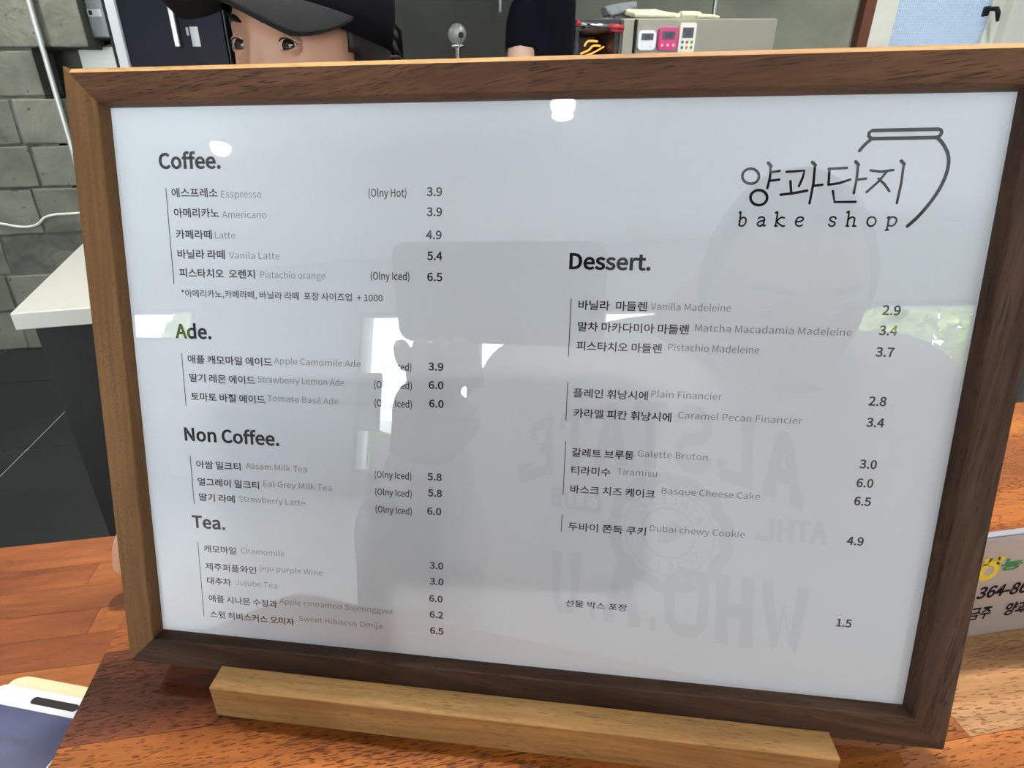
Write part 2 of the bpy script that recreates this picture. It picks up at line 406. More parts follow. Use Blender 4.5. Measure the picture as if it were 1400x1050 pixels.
# ------------------------------------------------------------------ lettering
FONT = None
try:
    _p = os.path.join(bpy.utils.system_resource('DATAFILES'), 'fonts', 'Noto Sans CJK Regular.woff2')
    if os.path.exists(_p): FONT = bpy.data.fonts.load(_p)
except Exception:
    FONT = None

def text_mesh(s, weight=0.0, res=3, shear=0.0):
    c = bpy.data.curves.new('t', 'FONT'); c.body = s
    if FONT: c.font = FONT
    c.offset = weight; c.size = 1.0; c.resolution_u = res; c.shear = shear
    o = bpy.data.objects.new('t', c)
    me = evaluated_mesh(o)
    bpy.data.objects.remove(o, do_unlink=True); bpy.data.curves.remove(c)
    return me
_h = text_mesh('H'); CAP = max(v.co.y for v in _h.vertices)

def lettering(name, s, x0, x1, y, cap, mat, parent, z=0.0, weight=0.0, shear=0.0):
    """flat print in the parent's xy plane: left x0, right x1, baseline y, capital height cap"""
    me = text_mesh(s, weight * CAP / 0.29, 3, shear)
    xs = [v.co.x for v in me.vertices]; a, b = min(xs), max(xs)
    sx = (x1 - x0) / (b - a); sy = cap / CAP
    for v in me.vertices: v.co = Vector((x0 + (v.co.x - a) * sx, y + v.co.y * sy, z))
    return link(name, me, mat, parent)

def add_stroke(bm, pts, wd, z=0.0, closed=False, cap=True):
    P = [Vector((p[0], p[1], 0)) for p in pts]; n = len(P)
    L_, R_ = [], []
    for i in range(n):
        if closed: a, b = P[i - 1], P[(i + 1) % n]
        else: a, b = P[max(i - 1, 0)], P[min(i + 1, n - 1)]
        t = (b - a).normalized(); nn = Vector((-t.y, t.x, 0)) * wd / 2
        L_.append(bm.verts.new((P[i].x + nn.x, P[i].y + nn.y, z))); R_.append(bm.verts.new((P[i].x - nn.x, P[i].y - nn.y, z)))
    for i in range(n if closed else n - 1):
        j = (i + 1) % n; bm.faces.new((L_[i], R_[i], R_[j], L_[j]))
    if cap and not closed:
        for q in (P[0], P[-1]):
            vs = [bm.verts.new((q.x + math.cos(2 * PI * k / 12) * wd / 2, q.y + math.sin(2 * PI * k / 12) * wd / 2, z)) for k in range(12)]
            bm.faces.new(vs)
# ------------------------------------------------------------------ the room
def struct(o): o['kind'] = 'structure'; return o
# customer side floor, kitchen floor of dark tiles
fl = struct(box('floor', -8.2, 4.6, -9.0, 3.6, FLOOR - 0.06, FLOOR - 0.012, lobby_floor))
bm = bmesh.new(); add_box(bm, -8.2, 4.6, -5.0, 0.16, FLOOR - 0.012, FLOOR); link('lobby_paving', mesh_of(bm), lobby_floor, fl)
bm = bmesh.new(); add_box(bm, -8.2, 4.6, 0.16, 3.6, FLOOR - 0.012, FLOOR - 0.004); link('grout_bed', mesh_of(bm), grout_mat, fl)
PX, PY = 0.62, 0.632
bm = bmesh.new(); add_box(bm, -PX / 2 + 0.0035, PX / 2 - 0.0035, -PY / 2 + 0.0035, PY / 2 - 0.0035, -0.01, 0.0, 0.001)
tile_me = mesh_of(bm)
for i in range(-7, 8):
    for j in range(0, 6):
        link('tile', tile_me, tile_mat, fl, loc=(-1.38 + (i + 0.5) * PX, -0.02 + (j + 0.5) * PY, FLOOR))
ce = struct(box('ceiling', -8.2, 4.6, -5.2, 3.6, CEIL, CEIL + 0.1, ceiling_mat))
struct(box('wall_left', -8.3, -8.2, -5.2, 3.6, FLOOR, CEIL, wall_white))
struct(box('wall_right', 4.6, 4.7, -5.2, 3.6, FLOOR, CEIL, wall_white))
# back wall: light concrete with an opening for the glazed door
wb = struct(thing('wall_back', None, None, (0, 0, 0)))
DX0, DX1, DY = 2.92, 3.52, 3.32
bm = bmesh.new(); add_box(bm, -8.2, DX0 - 0.19, DY, DY + 0.15, FLOOR, CEIL); link('plaster', mesh_of(bm), plaster_light, wb)
bm = bmesh.new(); add_box(bm, DX1 + 0.14, 4.6, DY, DY + 0.15, FLOOR, CEIL); add_box(bm, DX0 - 0.19, DX1 + 0.14, DY, DY + 0.15, 1.25, CEIL); link('plaster', mesh_of(bm), door_white, wb)
dk = struct(box('wall_partition', -0.62, 0.905, 2.90, 3.3, FLOOR, CEIL, plaster_dark))
# glazed door with its white frame and brown trim
dr = struct(thing('door_1', None, None, (DX0, DY, FLOOR)))
def dbox(name, x0, x1, y0, y1, z0, z1, mat, bev=0.003, par=None):
    bm = bmesh.new(); add_box(bm, x0 - DX0, x1 - DX0, y0 - DY, y1 - DY, z0 - FLOOR, z1 - FLOOR, bev); return link(name, mesh_of(bm), mat, par or dr)
dbox('trim_board', DX0 - 0.255, DX0 - 0.19, DY - 0.05, DY + 0.1, FLOOR, 1.3, brown_trim)
dbox('jamb', DX0 - 0.19, DX0 - 0.13, DY - 0.035, DY + 0.14, FLOOR, 1.25, door_white)
dbox('jamb', DX0 - 0.13, DX0 - 0.085, DY - 0.01, DY + 0.14, FLOOR, 1.21, door_white)
dbox('jamb', DX1 + 0.085, DX1 + 0.14, DY - 0.035, DY + 0.14, FLOOR, 1.25, door_white)
dbox('stile', DX0 - 0.08, DX0, DY + 0.01, DY + 0.06, FLOOR + 0.02, 1.2, door_white, 0.006)
dbox('stile', DX1, DX1 + 0.08, DY + 0.01, DY + 0.06, FLOOR + 0.02, 1.2, door_white, 0.006)
dbox('rail', DX0, DX1, DY + 0.01, DY + 0.06, 1.1, 1.2, door_white, 0.006)
dbox('rail', DX0, DX1, DY + 0.01, DY + 0.06, FLOOR + 0.02, FLOOR + 0.4, door_white, 0.006)
dbox('rail', DX0 - 0.13, DX1 + 0.1, DY - 0.02, DY + 0.14, 1.2, 1.25, door_white, 0.006)
pn = dbox('pane', DX0, DX1, DY + 0.03, DY + 0.036, FLOOR + 0.4, 1.1, frost, 0)
bm = bmesh.new(); add_tube(bm, [(DX1 - 0.045 - DX0, -0.02, 1.535), (DX1 - 0.04 - DX0, -0.06, 1.53), (DX1 - 0.03 - DX0, -0.065, 1.51), (DX1 - 0.012 - DX0, -0.06, 1.47)], [0.012, 0.013, 0.013, 0.008], 10)
add_box(bm, DX1 - 0.052 - DX0, DX1 - 0.036 - DX0, -0.02, 0.02, 1.50, 1.55, 0.004)
link('door_handle', mesh_of(bm), black_plastic, dr, True)

# concrete block wall on the left, its end toothed
wl = struct(thing('wall_inner', None, None, (-1.5, 2.95, FLOOR)))
bm = bmesh.new(); add_box(bm, -6.6, 0.035, 0.006, 0.16, 0, CEIL - FLOOR); add_box(bm, 0.05, 0.22, 0.03, 0.16, 0, 1.13); add_box(bm, 0.05, 0.24, 0.03, 0.16, 1.36, CEIL - FLOOR)
link('mortar_bed', mesh_of(bm), mortar_mat, wl)
def block_mesh(L_, H_, seed):
    rnd = random.Random(seed)
    bm = bmesh.new(); add_box(bm, 0, L_, 0, 0.19, 0, H_, 0.006, 2)
    bmesh.ops.subdivide_edges(bm, edges=[e for e in bm.edges if e.calc_length() > 0.08], cuts=4, use_grid_fill=True)
    for v in bm.verts:
        p = v.co * 9 + Vector((seed * 3.1, 0, 0))
        v.co += Vector((noise.noise(p) * 0.003, noise.noise(p + Vector((5, 5, 5))) * 0.006, noise.noise(p + Vector((9, 1, 3))) * 0.004))
    return mesh_of(bm)
ROWS = [(-0.898, -0.694), (-0.694, -0.512), (-0.512, -0.325), (-0.325, -0.115), (-0.115, 0.067), (0.067, 0.26), (0.26, 0.445), (0.445, 0.635), (0.635, 0.825), (0.825, 1.015), (1.015, 1.205), (1.205, 1.40), (1.40, 1.60)]
JOINT = [-1.885, -1.875, -1.84, -1.632, -1.585, -1.605, -1.455, -1.222, -1.41, -1.22, -1.41, -1.22, -1.41]
ENDX = [-1.28, -1.28, -1.28, -1.28, -1.28, -1.28, -1.455, -1.222, -1.222, -1.222, -1.222, -1.222, -1.222]
k = 0
for (z0, z1), jx, ex in zip(ROWS, JOINT, ENDX):
    x = jx
    while x < ex - 0.02: x += 0.395
    while x > -4.2:
        a = x - 0.395; b = min(x, ex)
        if b - a > 0.06:
            me = block_mesh(b - a - 0.010, z1 - z0 - 0.011, k)
            link('block', me, block_mat, wl, False, loc=(a + 1.5, random.uniform(-0.012, 0.008), z0 - FLOOR)); k += 1
        x -= 0.395
struct(box('wall_side', -8.2, -8.0, 0.2, 3.2, FLOOR, CEIL, block_mat))
# front wall with shop windows (behind the photographer, seen mirrored in the menu)
wf = struct(thing('wall_front', None, None, (0, -5.0, FLOOR)))
WIN = [(-7.95, -5.95, 0.78, 1.12), (-3.46, -2.2, -0.62, 1.02), (-2.13, -1.0, -0.62, 1.02), (-0.93, 0.25, -0.62, 1.02), (0.32, 1.80, -0.62, 1.02)]
def wall_piece(x0, x1, z0, z1, mat=wall_white):
    bm = bmesh.new(); add_box(bm, x0, x1, -0.2, 0, z0 - FLOOR, z1 - FLOOR); link('wall_panel', mesh_of(bm), mat, wf)
wall_piece(-8.2, 4.6, 1.12, CEIL); wall_piece(-5.95, -3.46, FLOOR, 1.12); wall_piece(-8.2, -7.95, FLOOR, 1.12)
wall_piece(-7.95, -5.95, FLOOR, 0.78); wall_piece(-3.46, 1.8, 1.02, 1.12); wall_piece(1.8, 4.6, FLOOR, 1.12); bm = bmesh.new(); add_box(bm, -3.46, -3.17, 0.02, 0.045, -0.2 - FLOOR, 0.41 - FLOOR, 0.003); link('grey_panel', mesh_of(bm), cabinet_mat, wf)
wall_piece(-3.46, 1.8, FLOOR, -0.62)
for i, (x0, x1, z0, z1) in enumerate(WIN):
    wn = struct(thing('window_%d' % (i + 1), None, None, ((x0 + x1) / 2, -5.0, z0)))
    hw = (x1 - x0) / 2; h = z1 - z0; t = 0.028
    bm = bmesh.new()
    add_box(bm, -hw - t, -hw + t * 0.5, -0.1, 0.02, -t, h + t, 0.003); add_box(bm, hw - t * 0.5, hw + t, -0.1, 0.02, -t, h + t, 0.003)
    add_box(bm, -hw, hw, -0.1, 0.02, -t, t * 0.5, 0.003); add_box(bm, -hw, hw, -0.1, 0.02, h - t * 0.5, h + t, 0.003)
    link('window_frame', mesh_of(bm), grey_metal, wn)
    bm = bmesh.new(); add_box(bm, -hw, hw, -0.06, -0.054, 0, h); link('pane', mesh_of(bm), window_glass, wn)
# outside
struct(box('ground', -30, 30, -30, -5.25, FLOOR - 0.2, FLOOR - 0.1, pave_mat))
def leafy(name, label, cat, c, rx, ry, rz, n, size, trunk, seed, group=None):
    rnd = random.Random(seed)
    t = thing(name, label, cat, (c[0], c[1], FLOOR - 0.1), group=group)
    bm = bmesh.new()
    for i in range(n):
        while True:
            p = Vector((rnd.uniform(-1, 1), rnd.uniform(-1, 1), rnd.uniform(-1, 1)))
            if p.length < 1: break
        p = p.normalized() * (p.length ** 0.4)
        q = Vector((p.x * rx, p.y * ry, c[2] - FLOOR + 0.1 + p.z * rz))
        a = Vector((rnd.uniform(-1, 1), rnd.uniform(-1, 1), rnd.uniform(-1, 1))).normalized() * size; b = a.orthogonal().normalized() * size * 0.5
        bm.faces.new([bm.verts.new(q - a), bm.verts.new(q + b), bm.verts.new(q + a), bm.verts.new(q - b)])
    fo = link('foliage', mesh_of(bm), leaf_mat, t); fo['kind'] = 'stuff'
    if trunk:
        bm = bmesh.new(); add_tube(bm, [(0, 0, 0), (0.03, 0, 0.8), (0, 0.02, c[2] - FLOOR)], [0.10, 0.08, 0.05], 8); link('trunk', mesh_of(bm), bark, t, True)
    return t
leafy('tree', 'green tree outside the left shop window', 'tree', (-8.6, -8.4, 1.1), 1.7, 1.0, 0.9, 6000, 0.10, True, 1)
leafy('tree', 'pale green tree outside the right shop window', 'tree', (2.7, -8.6, 1.25), 1.1, 0.8, 0.8, 2600, 0.10, True, 2)
leafy('shrub', 'low sunlit shrub outside behind the door glass', 'shrub', (-4.3, -6.4, -0.62), 1.0, 0.4, 0.36, 4000, 0.05, False, 3)
leafy('tree', 'distant tree above the customers shoulder', 'tree', (-2.2, -11.0, 0.9), 1.0, 0.8, 0.35, 900, 0.10, True, 4)

# ceiling downlights
DLAB = ['ceiling downlight mirrored as a white oval beside the Coffee heading', 'ceiling downlight mirrored at the top middle edge of the menu sheet',
        'ceiling downlight over the customer area, nearest the right wall', 'ceiling downlight over the white table', 'ceiling downlight straight above the menu frame and staff',
        'ceiling downlight above the right end of the raised board', 'ceiling downlight close to the block wall', 'ceiling downlight in front of the steel oven',
        'ceiling downlight in front of the glazed door', 'ceiling downlight nearest the left shop window']
for i, (x, y, pw) in enumerate(LAMPS):
    t = thing('downlight', DLAB[i], 'ceiling light', (x, y, CEIL), group='round ceiling downlights')
    bm = bmesh.new(); add_lathe(bm, [(0.062, -0.0), (0.078, 0.0), (0.078, -0.006), (0.070, -0.010), (0.060, -0.006), (0.060, -0.002)], 32); link('trim_ring', mesh_of(bm), white_plastic, t, True)
    bm = bmesh.new(); add_lathe(bm, [(0.001, -0.002), (0.058, -0.002), (0.060, -0.012), (0.056, -0.032), (0.044, -0.050), (0.026, -0.060), (0.001, -0.064)], 32); link('diffuser', mesh_of(bm), lamp_mat, t, True)
    ld = bpy.data.lights.new('lamp', 'AREA'); ld.shape = 'DISK'; ld.size = 0.10; ld.energy = pw; ld.color = (1.0, 0.95, 0.87); ld.spread = math.radians(135)
    lo = bpy.data.objects.new('lamp', ld); COL.objects.link(lo); lo.parent = t; lo.location = (0, 0, -0.068)

# ------------------------------------------------------------------ counters
ZC = -0.0135            # top of the raised board
ZL = -0.0535            # top of the lower counter
def staves(root, xl, xr, rows, ztop, thick, pick, seed, seglen, manual=None):
    rnd = random.Random(seed)
    for r in range(len(rows) - 1):
        y0, y1 = rows[r], rows[r + 1]
        if manual and r in manual: cuts = manual[r]
        else:
            cuts = [xl]; x = xl + rnd.uniform(0.1, seglen)
            while x < xr - 0.06:
                cuts.append(x); x += rnd.uniform(seglen * 0.7, seglen * 1.3)
            cuts.append(xr)
        for c in range(len(cuts) - 1):
            a, b = cuts[c], cuts[c + 1]
            bm = bmesh.new(); g = 0.00006
            hx, hy = (b - a) / 2 - g, (y1 - y0) / 2 - g
            add_box(bm, -hx, hx, -hy, hy, -thick, 0, 0.00012)
            rx, ry, rz = root.location
            link('stave', mesh_of(bm), pick(r, c, rnd), root, loc=((a + b) / 2 - rx, (y0 + y1) / 2 - ry, ztop - rz))
board = thing('butcher_block_board', 'glossy raised butcher block board under the menu frame', 'counter', (0.36, 0.05, ZL))
BR = [-0.083, -0.0335, 0.018, 0.062, 0.106, 0.150, 0.197]
MAN = {0: [-0.172, 0.90], 1: [-0.172, 0.1774, 0.42, 0.9], 2: [-0.172, 0.10, 0.9], 3: [-0.172, 0.155, 0.9]}
def pick_b(r, c, rnd):
    if r == 2: return [stave_red, stave_brown][c]
    if r == 1: return [stave_orange, stave_tan, stave_orange][c]
    if r == 0: return stave_orange
    return [stave_orange, stave_brown, stave_orange, stave_brown, stave_orange][(r + c + 3) % 5]
staves(board, -0.172, 0.9, BR, ZC, 0.0395, pick_b, 3, 0.45, MAN)
low = thing('wooden_counter', 'lower brown wood counter left of the raised board', 'counter', (0, 0, FLOOR))
LR = [-0.085, -0.04, 0.01, 0.062, 0.094, 0.115, 0.134, 0.154, 0.174, 0.2005]
LM = {5: [-0.95, -0.213, 0.3, 0.95], 7: [-0.95, -0.2295, 0.3, 0.95], 6: [-0.95, -0.30, 0.4, 0.95]}
def pick_l(r, c, rnd):
    if r in (5, 7): return low_b if c == 1 else low_a
    if r in (6, 8): return low_a
    return low_a if rnd.random() < 0.75 else low_b
staves(low, -0.95, 0.95, LR, ZL - 0.0002, 0.03, pick_l, 5, 0.6, LM)
bm = bmesh.new(); add_box(bm, -0.94, 0.94, -0.060, 0.17, 0, ZL - 0.031 - FLOOR, 0.003); link('cabinet_body', mesh_of(bm), cabinet_mat, low)
for i in range(4):
    bm = bmesh.new(); add_box(bm, -0.925 + i * 0.465, -0.475 + i * 0.465, -0.076, -0.060, 0.08, 0.78, 0.003); link('door', mesh_of(bm), cabinet_mat, low)

# ------------------------------------------------------------------ the framed menu
lit_edge_wood = wood('lit_edge_wood', (0.30, 0.14, 0.045), (0.46, 0.25, 0.09), (0.60, 0.36, 0.15), (0.12, 0.045, 0.015), rough=0.55, pore_len=200, pore_wid=1500, rnd=0.02, pore_amt=0.7, slant=-0.05)
W_, H_, RW_, LB, LD = 0.3149, 0.2312, 0.0119, 0.0010, 0.0050
TH = 0.0150
LEAN = 0.247
menu = thing('framed_menu', 'walnut framed menu sheet leaning back in its wooden stand', 'menu', (0, 0, 0))
menu.matrix_world = Matrix.Rotation(TURN, 4, 'Z') @ Matrix(((1, 0, 0, 0), (0, math.sin(LEAN), -math.cos(LEAN), 0), (0, math.cos(LEAN), math.sin(LEAN), 0), (0, 0, 0, 1)))
def rail_mesh(L_, ch):
    prof = [(0, -TH), (0, -ch * 1.7), (ch, 0), (RW_ - 0.0006, 0), (RW_ - 0.0001, -0.0004), (RW_ + LB, -LD - 0.0012), (RW_ + LB, -TH)]
    bm = bmesh.new(); A, B = [], []
    for y, z in prof:
        A.append(bm.verts.new((-L_ / 2 + y + 0.00005, y, z))); B.append(bm.verts.new((L_ / 2 - y - 0.00005, y, z)))
    n = len(prof)
    for i in range(n):
        j = (i + 1) % n; bm.faces.new((A[i], A[j], B[j], B[i]))
    bm.faces.new(A[::-1]); bm.faces.new(B)
    bmesh.ops.recalc_face_normals(bm, faces=bm.faces[:])
    return mesh_of(bm)
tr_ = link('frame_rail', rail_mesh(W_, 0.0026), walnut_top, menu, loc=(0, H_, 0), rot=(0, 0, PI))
tr_.data.materials.append(lit_edge_wood)          # top edge: lamp light from above put into a paler wood colour
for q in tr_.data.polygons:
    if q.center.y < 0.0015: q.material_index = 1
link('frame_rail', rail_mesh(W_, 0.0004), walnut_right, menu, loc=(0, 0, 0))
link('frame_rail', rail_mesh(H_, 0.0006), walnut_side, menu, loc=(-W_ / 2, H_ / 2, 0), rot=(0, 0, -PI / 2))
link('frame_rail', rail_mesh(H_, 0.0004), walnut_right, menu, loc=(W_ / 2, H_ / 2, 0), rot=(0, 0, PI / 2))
hx, y0, y1 = W_ / 2 - RW_ - LB + 0.0015, RW_ + LB - 0.0015, H_ - RW_ - LB + 0.0015
bm = bmesh.new(); add_box(bm, -hx, hx, y0, y1, -0.0115, -0.0088); link('backing_board', mesh_of(bm), mortar_mat, menu)
bm = bmesh.new(); add_box(bm, -hx, hx, y0, y1, -0.0085, -0.0083 + 0.0029); sheet = link('menu_sheet', mesh_of(bm), paper_mat, menu)
bm = bmesh.new(); add_box(bm, -hx, hx, y0, y1, -0.0050, -0.0043); link('acrylic_cover', mesh_of(bm), acrylic, menu)
ZP = -0.00534
TEXT = [('t', 'Coffee.', -12806, -10464, 19815),
('k', '에스프레소', -12413, -10651, 18825),
('e', 'Esspresso', -10520, -9010, 18822),
('p', '3.9', -3092, -2561, 18871),
('k', '아메리카노', -12389, -10650, 18132),
('e', 'Americano', -10537, -8862, 18128),
('p', '3.9', -3092, -2558, 18216),
('k', '카페라떼', -12378, -10981, 17381),
('e', 'Latte', -10866, -10089, 17405),
('p', '4.9', -3116, -2570, 17453),
('k', '바닐라 라떼', -12379, -10537, 16684),
('e', 'Vanila Latte', -10369, -8449, 16707),
('p', '5.4', -3076, -2542, 16748),
('k', '피스타치오  오렌지', -12368, -9431, 16004),
('e', 'Pistachio orange', -9212, -6775, 16040),
('p', '6.5', -3075, -2538, 16033),
('o', '(Olny Hot)', -5128, -3794, 18866),
('o', '(Olny Iced)', -5110, -3707, 16064),
('n', '*아메리카노,카페라떼, 바닐라 라떼  포장 사이즈업  + 1000', -12358, -4685, 15307),
('t', 'Ade.', -12745, -11286, 13753),
('t', 'Non Coffee.', -12726, -8831, 9721),
('k', '애플 캐모마일 에이드', -12326, -8951, 12792),
('e', 'Apple Camomile Ade', -8873, -5547, 12899),
('p', '3.9', -3036, -2482, 12864),
('o', '(Olny Iced)', -5039, -3653, 12843),
('k', '딸기 레몬 에이드', -12314, -9667, 12071),
('e', 'Strawberry Lemon Ade', -9560, -6186, 12173),
('p', '6.0', -3018, -2478, 12187),
('o', '(Olny Iced)', -5051, -3639, 12157),
('k', '토마토 바질 에이드', -12312, -9306, 11339),
('e', 'Tomato Basil Ade', -9209, -6428, 11454),
('p', '6.0', -3001, -2465, 11502),
('o', '(Olny Iced)', -5047, -3643, 11463),
('k', '아쌈 밀크티', -12335, -10480, 8601),
('e', 'Assam Milk Tea', -10255, -7780, 8708),
('p', '5.8', -3068, -2518, 8690),
('o', '(Olny Iced)', -5098, -3674, 8683),
('k', '얼그레이 밀크티', -12327, -9763, 7881),
('e', 'Eal Grey Milk Tea', -9577, -6811, 8024),
('p', '5.8', -3051, -2506, 8050),
('o', '(Olny Iced)', -5092, -3669, 7990),
('k', '딸기 라떼', -12323, -10815, 7231),
('e', 'Strawberry Latte', -10634, -7905, 7320),
('p', '6.0', -3077, -2529, 7317),
('o', '(Olny Iced)', -5087, -3664, 7279),
('t', 'Tea.', -12720, -11300, 6062),
('k', '캐모마일', -12302, -10919, 5002),
('e', 'Chamomile', -10707, -8864, 5096),
('p', '3.0', -2984, -2442, 5083),
('k', '제주퍼플와인', -12308, -10102, 4222),
('e', 'jeju purple Wine', -9956, -7311, 4402),
('p', '3.0', -2975, -2429, 4413),
('k', '대추차', -12283, -11229, 3583),
('e', 'Jujube Tea', -11033, -9254, 3660),
('p', '6.0', -2991, -2460, 3675),
('k', '애플 시나몬 수정과', -12269, -9297, 2785),
('e', 'Apple cinnamon Sujeonggwa', -9183, -4479, 2994),
('p', '6.2', -2973, -2430, 2979),
('k', '스윗 히비스커스 오미자', -12269, -8598, 2057),
('e', 'Sweet Hibiscus Omija', -8391, -4911, 2298),
('p', '6.5', -2955, -2417, 2275),
('t', 'Dessert.', 1790, 4455, 16559),
('k', '바닐라  마들렌', 2166, 4439, 15196),
('e', 'Vanilla Madeleine', 4556, 7121, 15253),
('q', '2.9', 11736, 12280, 15258),
('k', '말차 마카다미아 마들렌', 2185, 5851, 14463),
('e', 'Matcha Macadamia Madeleine', 6047, 10933, 14575),
('q', '3.4', 11733, 12281, 14611),
('k', '피스타치오 마들렌', 2173, 5022, 13794),
('e', 'Pistachio Madeleine', 5229, 8154, 13895),
('q', '3.7', 11735, 12287, 13911),
('k', '플레인 휘낭시에', 2144, 4687, 12136),
('e', 'Plain Financier', 4798, 7128, 12260),
('q', '2.8', 11752, 12297, 12276),
('k', '카라멜 피칸 휘낭시에', 2190, 5532, 11408),
('e', 'Caramel Pecan Financier', 5755, 9781, 11550),
('q', '3.4', 11787, 12336, 11552),
('k', '갈레트 브루통', 2204, 4374, 9954),
('e', 'Galette Bruton', 4497, 6864, 10090),
('q', '3.0', 11772, 12317, 10098),
('k', '티라미수', 2217, 3597, 9280),
('e', 'Tiramisu', 3824, 5210, 9374),
('q', '6.0', 11772, 12303, 9428),
('k', '바스크 치즈 케이크', 2220, 5197, 8562),
('e', 'Basque Cheese Cake', 5422, 8740, 8764),
('q', '6.5', 11787, 12322, 8770),
('k', '두바이 쫀득 쿠키', 2206, 4988, 7107),
('e', 'Dubai chewy Cookie', 5126, 8386, 7304),
('q', '4.9', 11751, 12293, 7303),
('n', '선물 박스 포장', 2258, 4533, 4041),
('q', '1.5', 11824, 12334, 4144)]
RULES = [(-12621, 19149, 15748), (-12553, 13163, 11100), (-12559, 9100, 7058), (-12548, 5425, 2060), (1913, 15566, 13557), (1935, 12662, 11275), (1966, 10509, 8466), (1965, 7712, 7030)]
STROKES = [(14, 1, [(10662, 20827),(12509, 20845),(12584, 20817),(12612, 20750),(12582, 20666),(12492, 20611),(10723, 20594),(10642, 20617),(10594, 20674),(10588, 20760)]),(13, 0, [(10680, 20583),(10522, 20430),(10389, 20248)]),(13.5, 0, [(12503, 20611),(12636, 20497),(12752, 20356),(12872, 20158),(12936, 19931),(12939, 19647),(12868, 19303),(12730, 18956),(12535, 18605),(12305, 18280),(12077, 18029)]),(11, 1, [(7549, 19513),(7547, 19455),(7528, 19400),(7493, 19353),(7445, 19317),(7388, 19295),(7324, 19287),(7258, 19295),(7195, 19318),(7139, 19354),(7094, 19401),(7064, 19456),(7049, 19514),(7052, 19573),(7071, 19627),(7106, 19674),(7154, 19710),(7212, 19732),(7276, 19740),(7341, 19732),(7404, 19709),(7459, 19673),(7504, 19626),(7534, 19572)]),(13, 0, [(7783, 19909),(7877, 19808)]),(10, 0, [(7862, 19838),(7878, 19483),(7838, 19155)]),(10, 0, [(7885, 19631),(8145, 19672)]),(10, 0, [(7902, 19376),(8163, 19412)]),(11, 1, [(7864, 18868),(7862, 18808),(7843, 18753),(7808, 18705),(7760, 18669),(7702, 18646),(7638, 18638),(7572, 18645),(7509, 18668),(7453, 18704),(7408, 18752),(7377, 18807),(7362, 18866),(7364, 18926),(7384, 18981),(7419, 19028),(7467, 19065),(7525, 19088),(7589, 19095),(7654, 19088),(7717, 19065),(7773, 19029),(7817, 18982),(7849, 18927)]),(10, 0, [(8354, 19642),(8615, 19659),(8875, 19676),(8844, 19452),(8768, 19215)]),(10, 0, [(8498, 19364),(8564, 19007)]),(11, 0, [(8257, 18959),(8577, 18995),(9024, 19079)]),(13, 0, [(9077, 19921),(9175, 19833)]),(10, 0, [(9163, 19833),(9183, 19304),(9142, 18698)]),(10, 0, [(9222, 19227),(9450, 19257)]),(10, 0, [(9575, 19726),(10093, 19753)]),(10, 0, [(9598, 19726),(9628, 19269)]),(10, 0, [(9630, 19257),(9935, 19304),(10237, 19409)]),(13, 0, [(10325, 19932),(10417, 19839)]),(10, 0, [(10406, 19839),(10424, 19421),(10394, 19010)]),(10, 0, [(10465, 19409),(10689, 19438)]),(10, 0, [(9781, 19068),(9870, 18742),(10482, 18750)]),(10, 0, [(10786, 19676),(11085, 19640),(11428, 19685)]),(10, 0, [(11244, 19634),(11069, 19362),(10762, 19040)]),(10, 0, [(11047, 19437),(11240, 19274),(11406, 19070)]),(13, 0, [(11612, 19949),(11710, 19857)]),(10, 0, [(11699, 19857),(11709, 19303),(11673, 18719)]),(7, 0, [(7080, 18398),(7114, 18416),(7107, 18011)]),(7, 0, [(7099, 18153),(7168, 18245),(7239, 18258),(7293, 18203),(7293, 18093),(7229, 18006),(7145, 17999),(7099, 18030)]),(7, 0, [(7670, 18230),(7749, 18280),(7836, 18250),(7856, 18183),(7838, 18017),(7904, 18018)]),(7, 0, [(7845, 18170),(7728, 18145),(7662, 18083),(7681, 18016),(7756, 17998),(7833, 18060)]),(7, 0, [(8166, 18398),(8224, 18416),(8211, 18002)]),(7, 0, [(8187, 18002),(8259, 18003)]),(7, 0, [(8445, 18254),(8348, 18265),(8243, 18143),(8414, 18004),(8473, 18010)]),(7, 0, [(8803, 18141),(8914, 18148),(9004, 18191),(9008, 18251),(8934, 18281),(8843, 18250),(8803, 18141),(8832, 18044),(8920, 18002),(9010, 18039)]),(7, 0, [(9978, 18234),(9948, 18282),(9865, 18293),(9807, 18245),(9840, 18173),(9932, 18137),(9969, 18077),(9913, 18016),(9830, 18022),(9789, 18070)]),(7, 0, [(10277, 18428),(10334, 18440),(10332, 18020)]),(7, 0, [(10309, 18020),(10379, 18020)]),(7, 0, [(10331, 18200),(10412, 18285),(10494, 18279),(10525, 18226),(10518, 18022)]),(7, 0, [(10495, 18021),(10587, 18022)]),(7, 0, [(11004, 18301),(10930, 18259),(10904, 18151),(10947, 18055),(11032, 18020),(11118, 18069),(11149, 18170),(11100, 18272),(11004, 18301)]),(7, 0, [(11472, 18274),(11514, 18292),(11502, 17910)]),(7, 0, [(11463, 17904),(11547, 17916)]),(7, 0, [(11504, 18209),(11571, 18293),(11674, 18293),(11740, 18228),(11723, 18115),(11643, 18037),(11528, 18048)])]

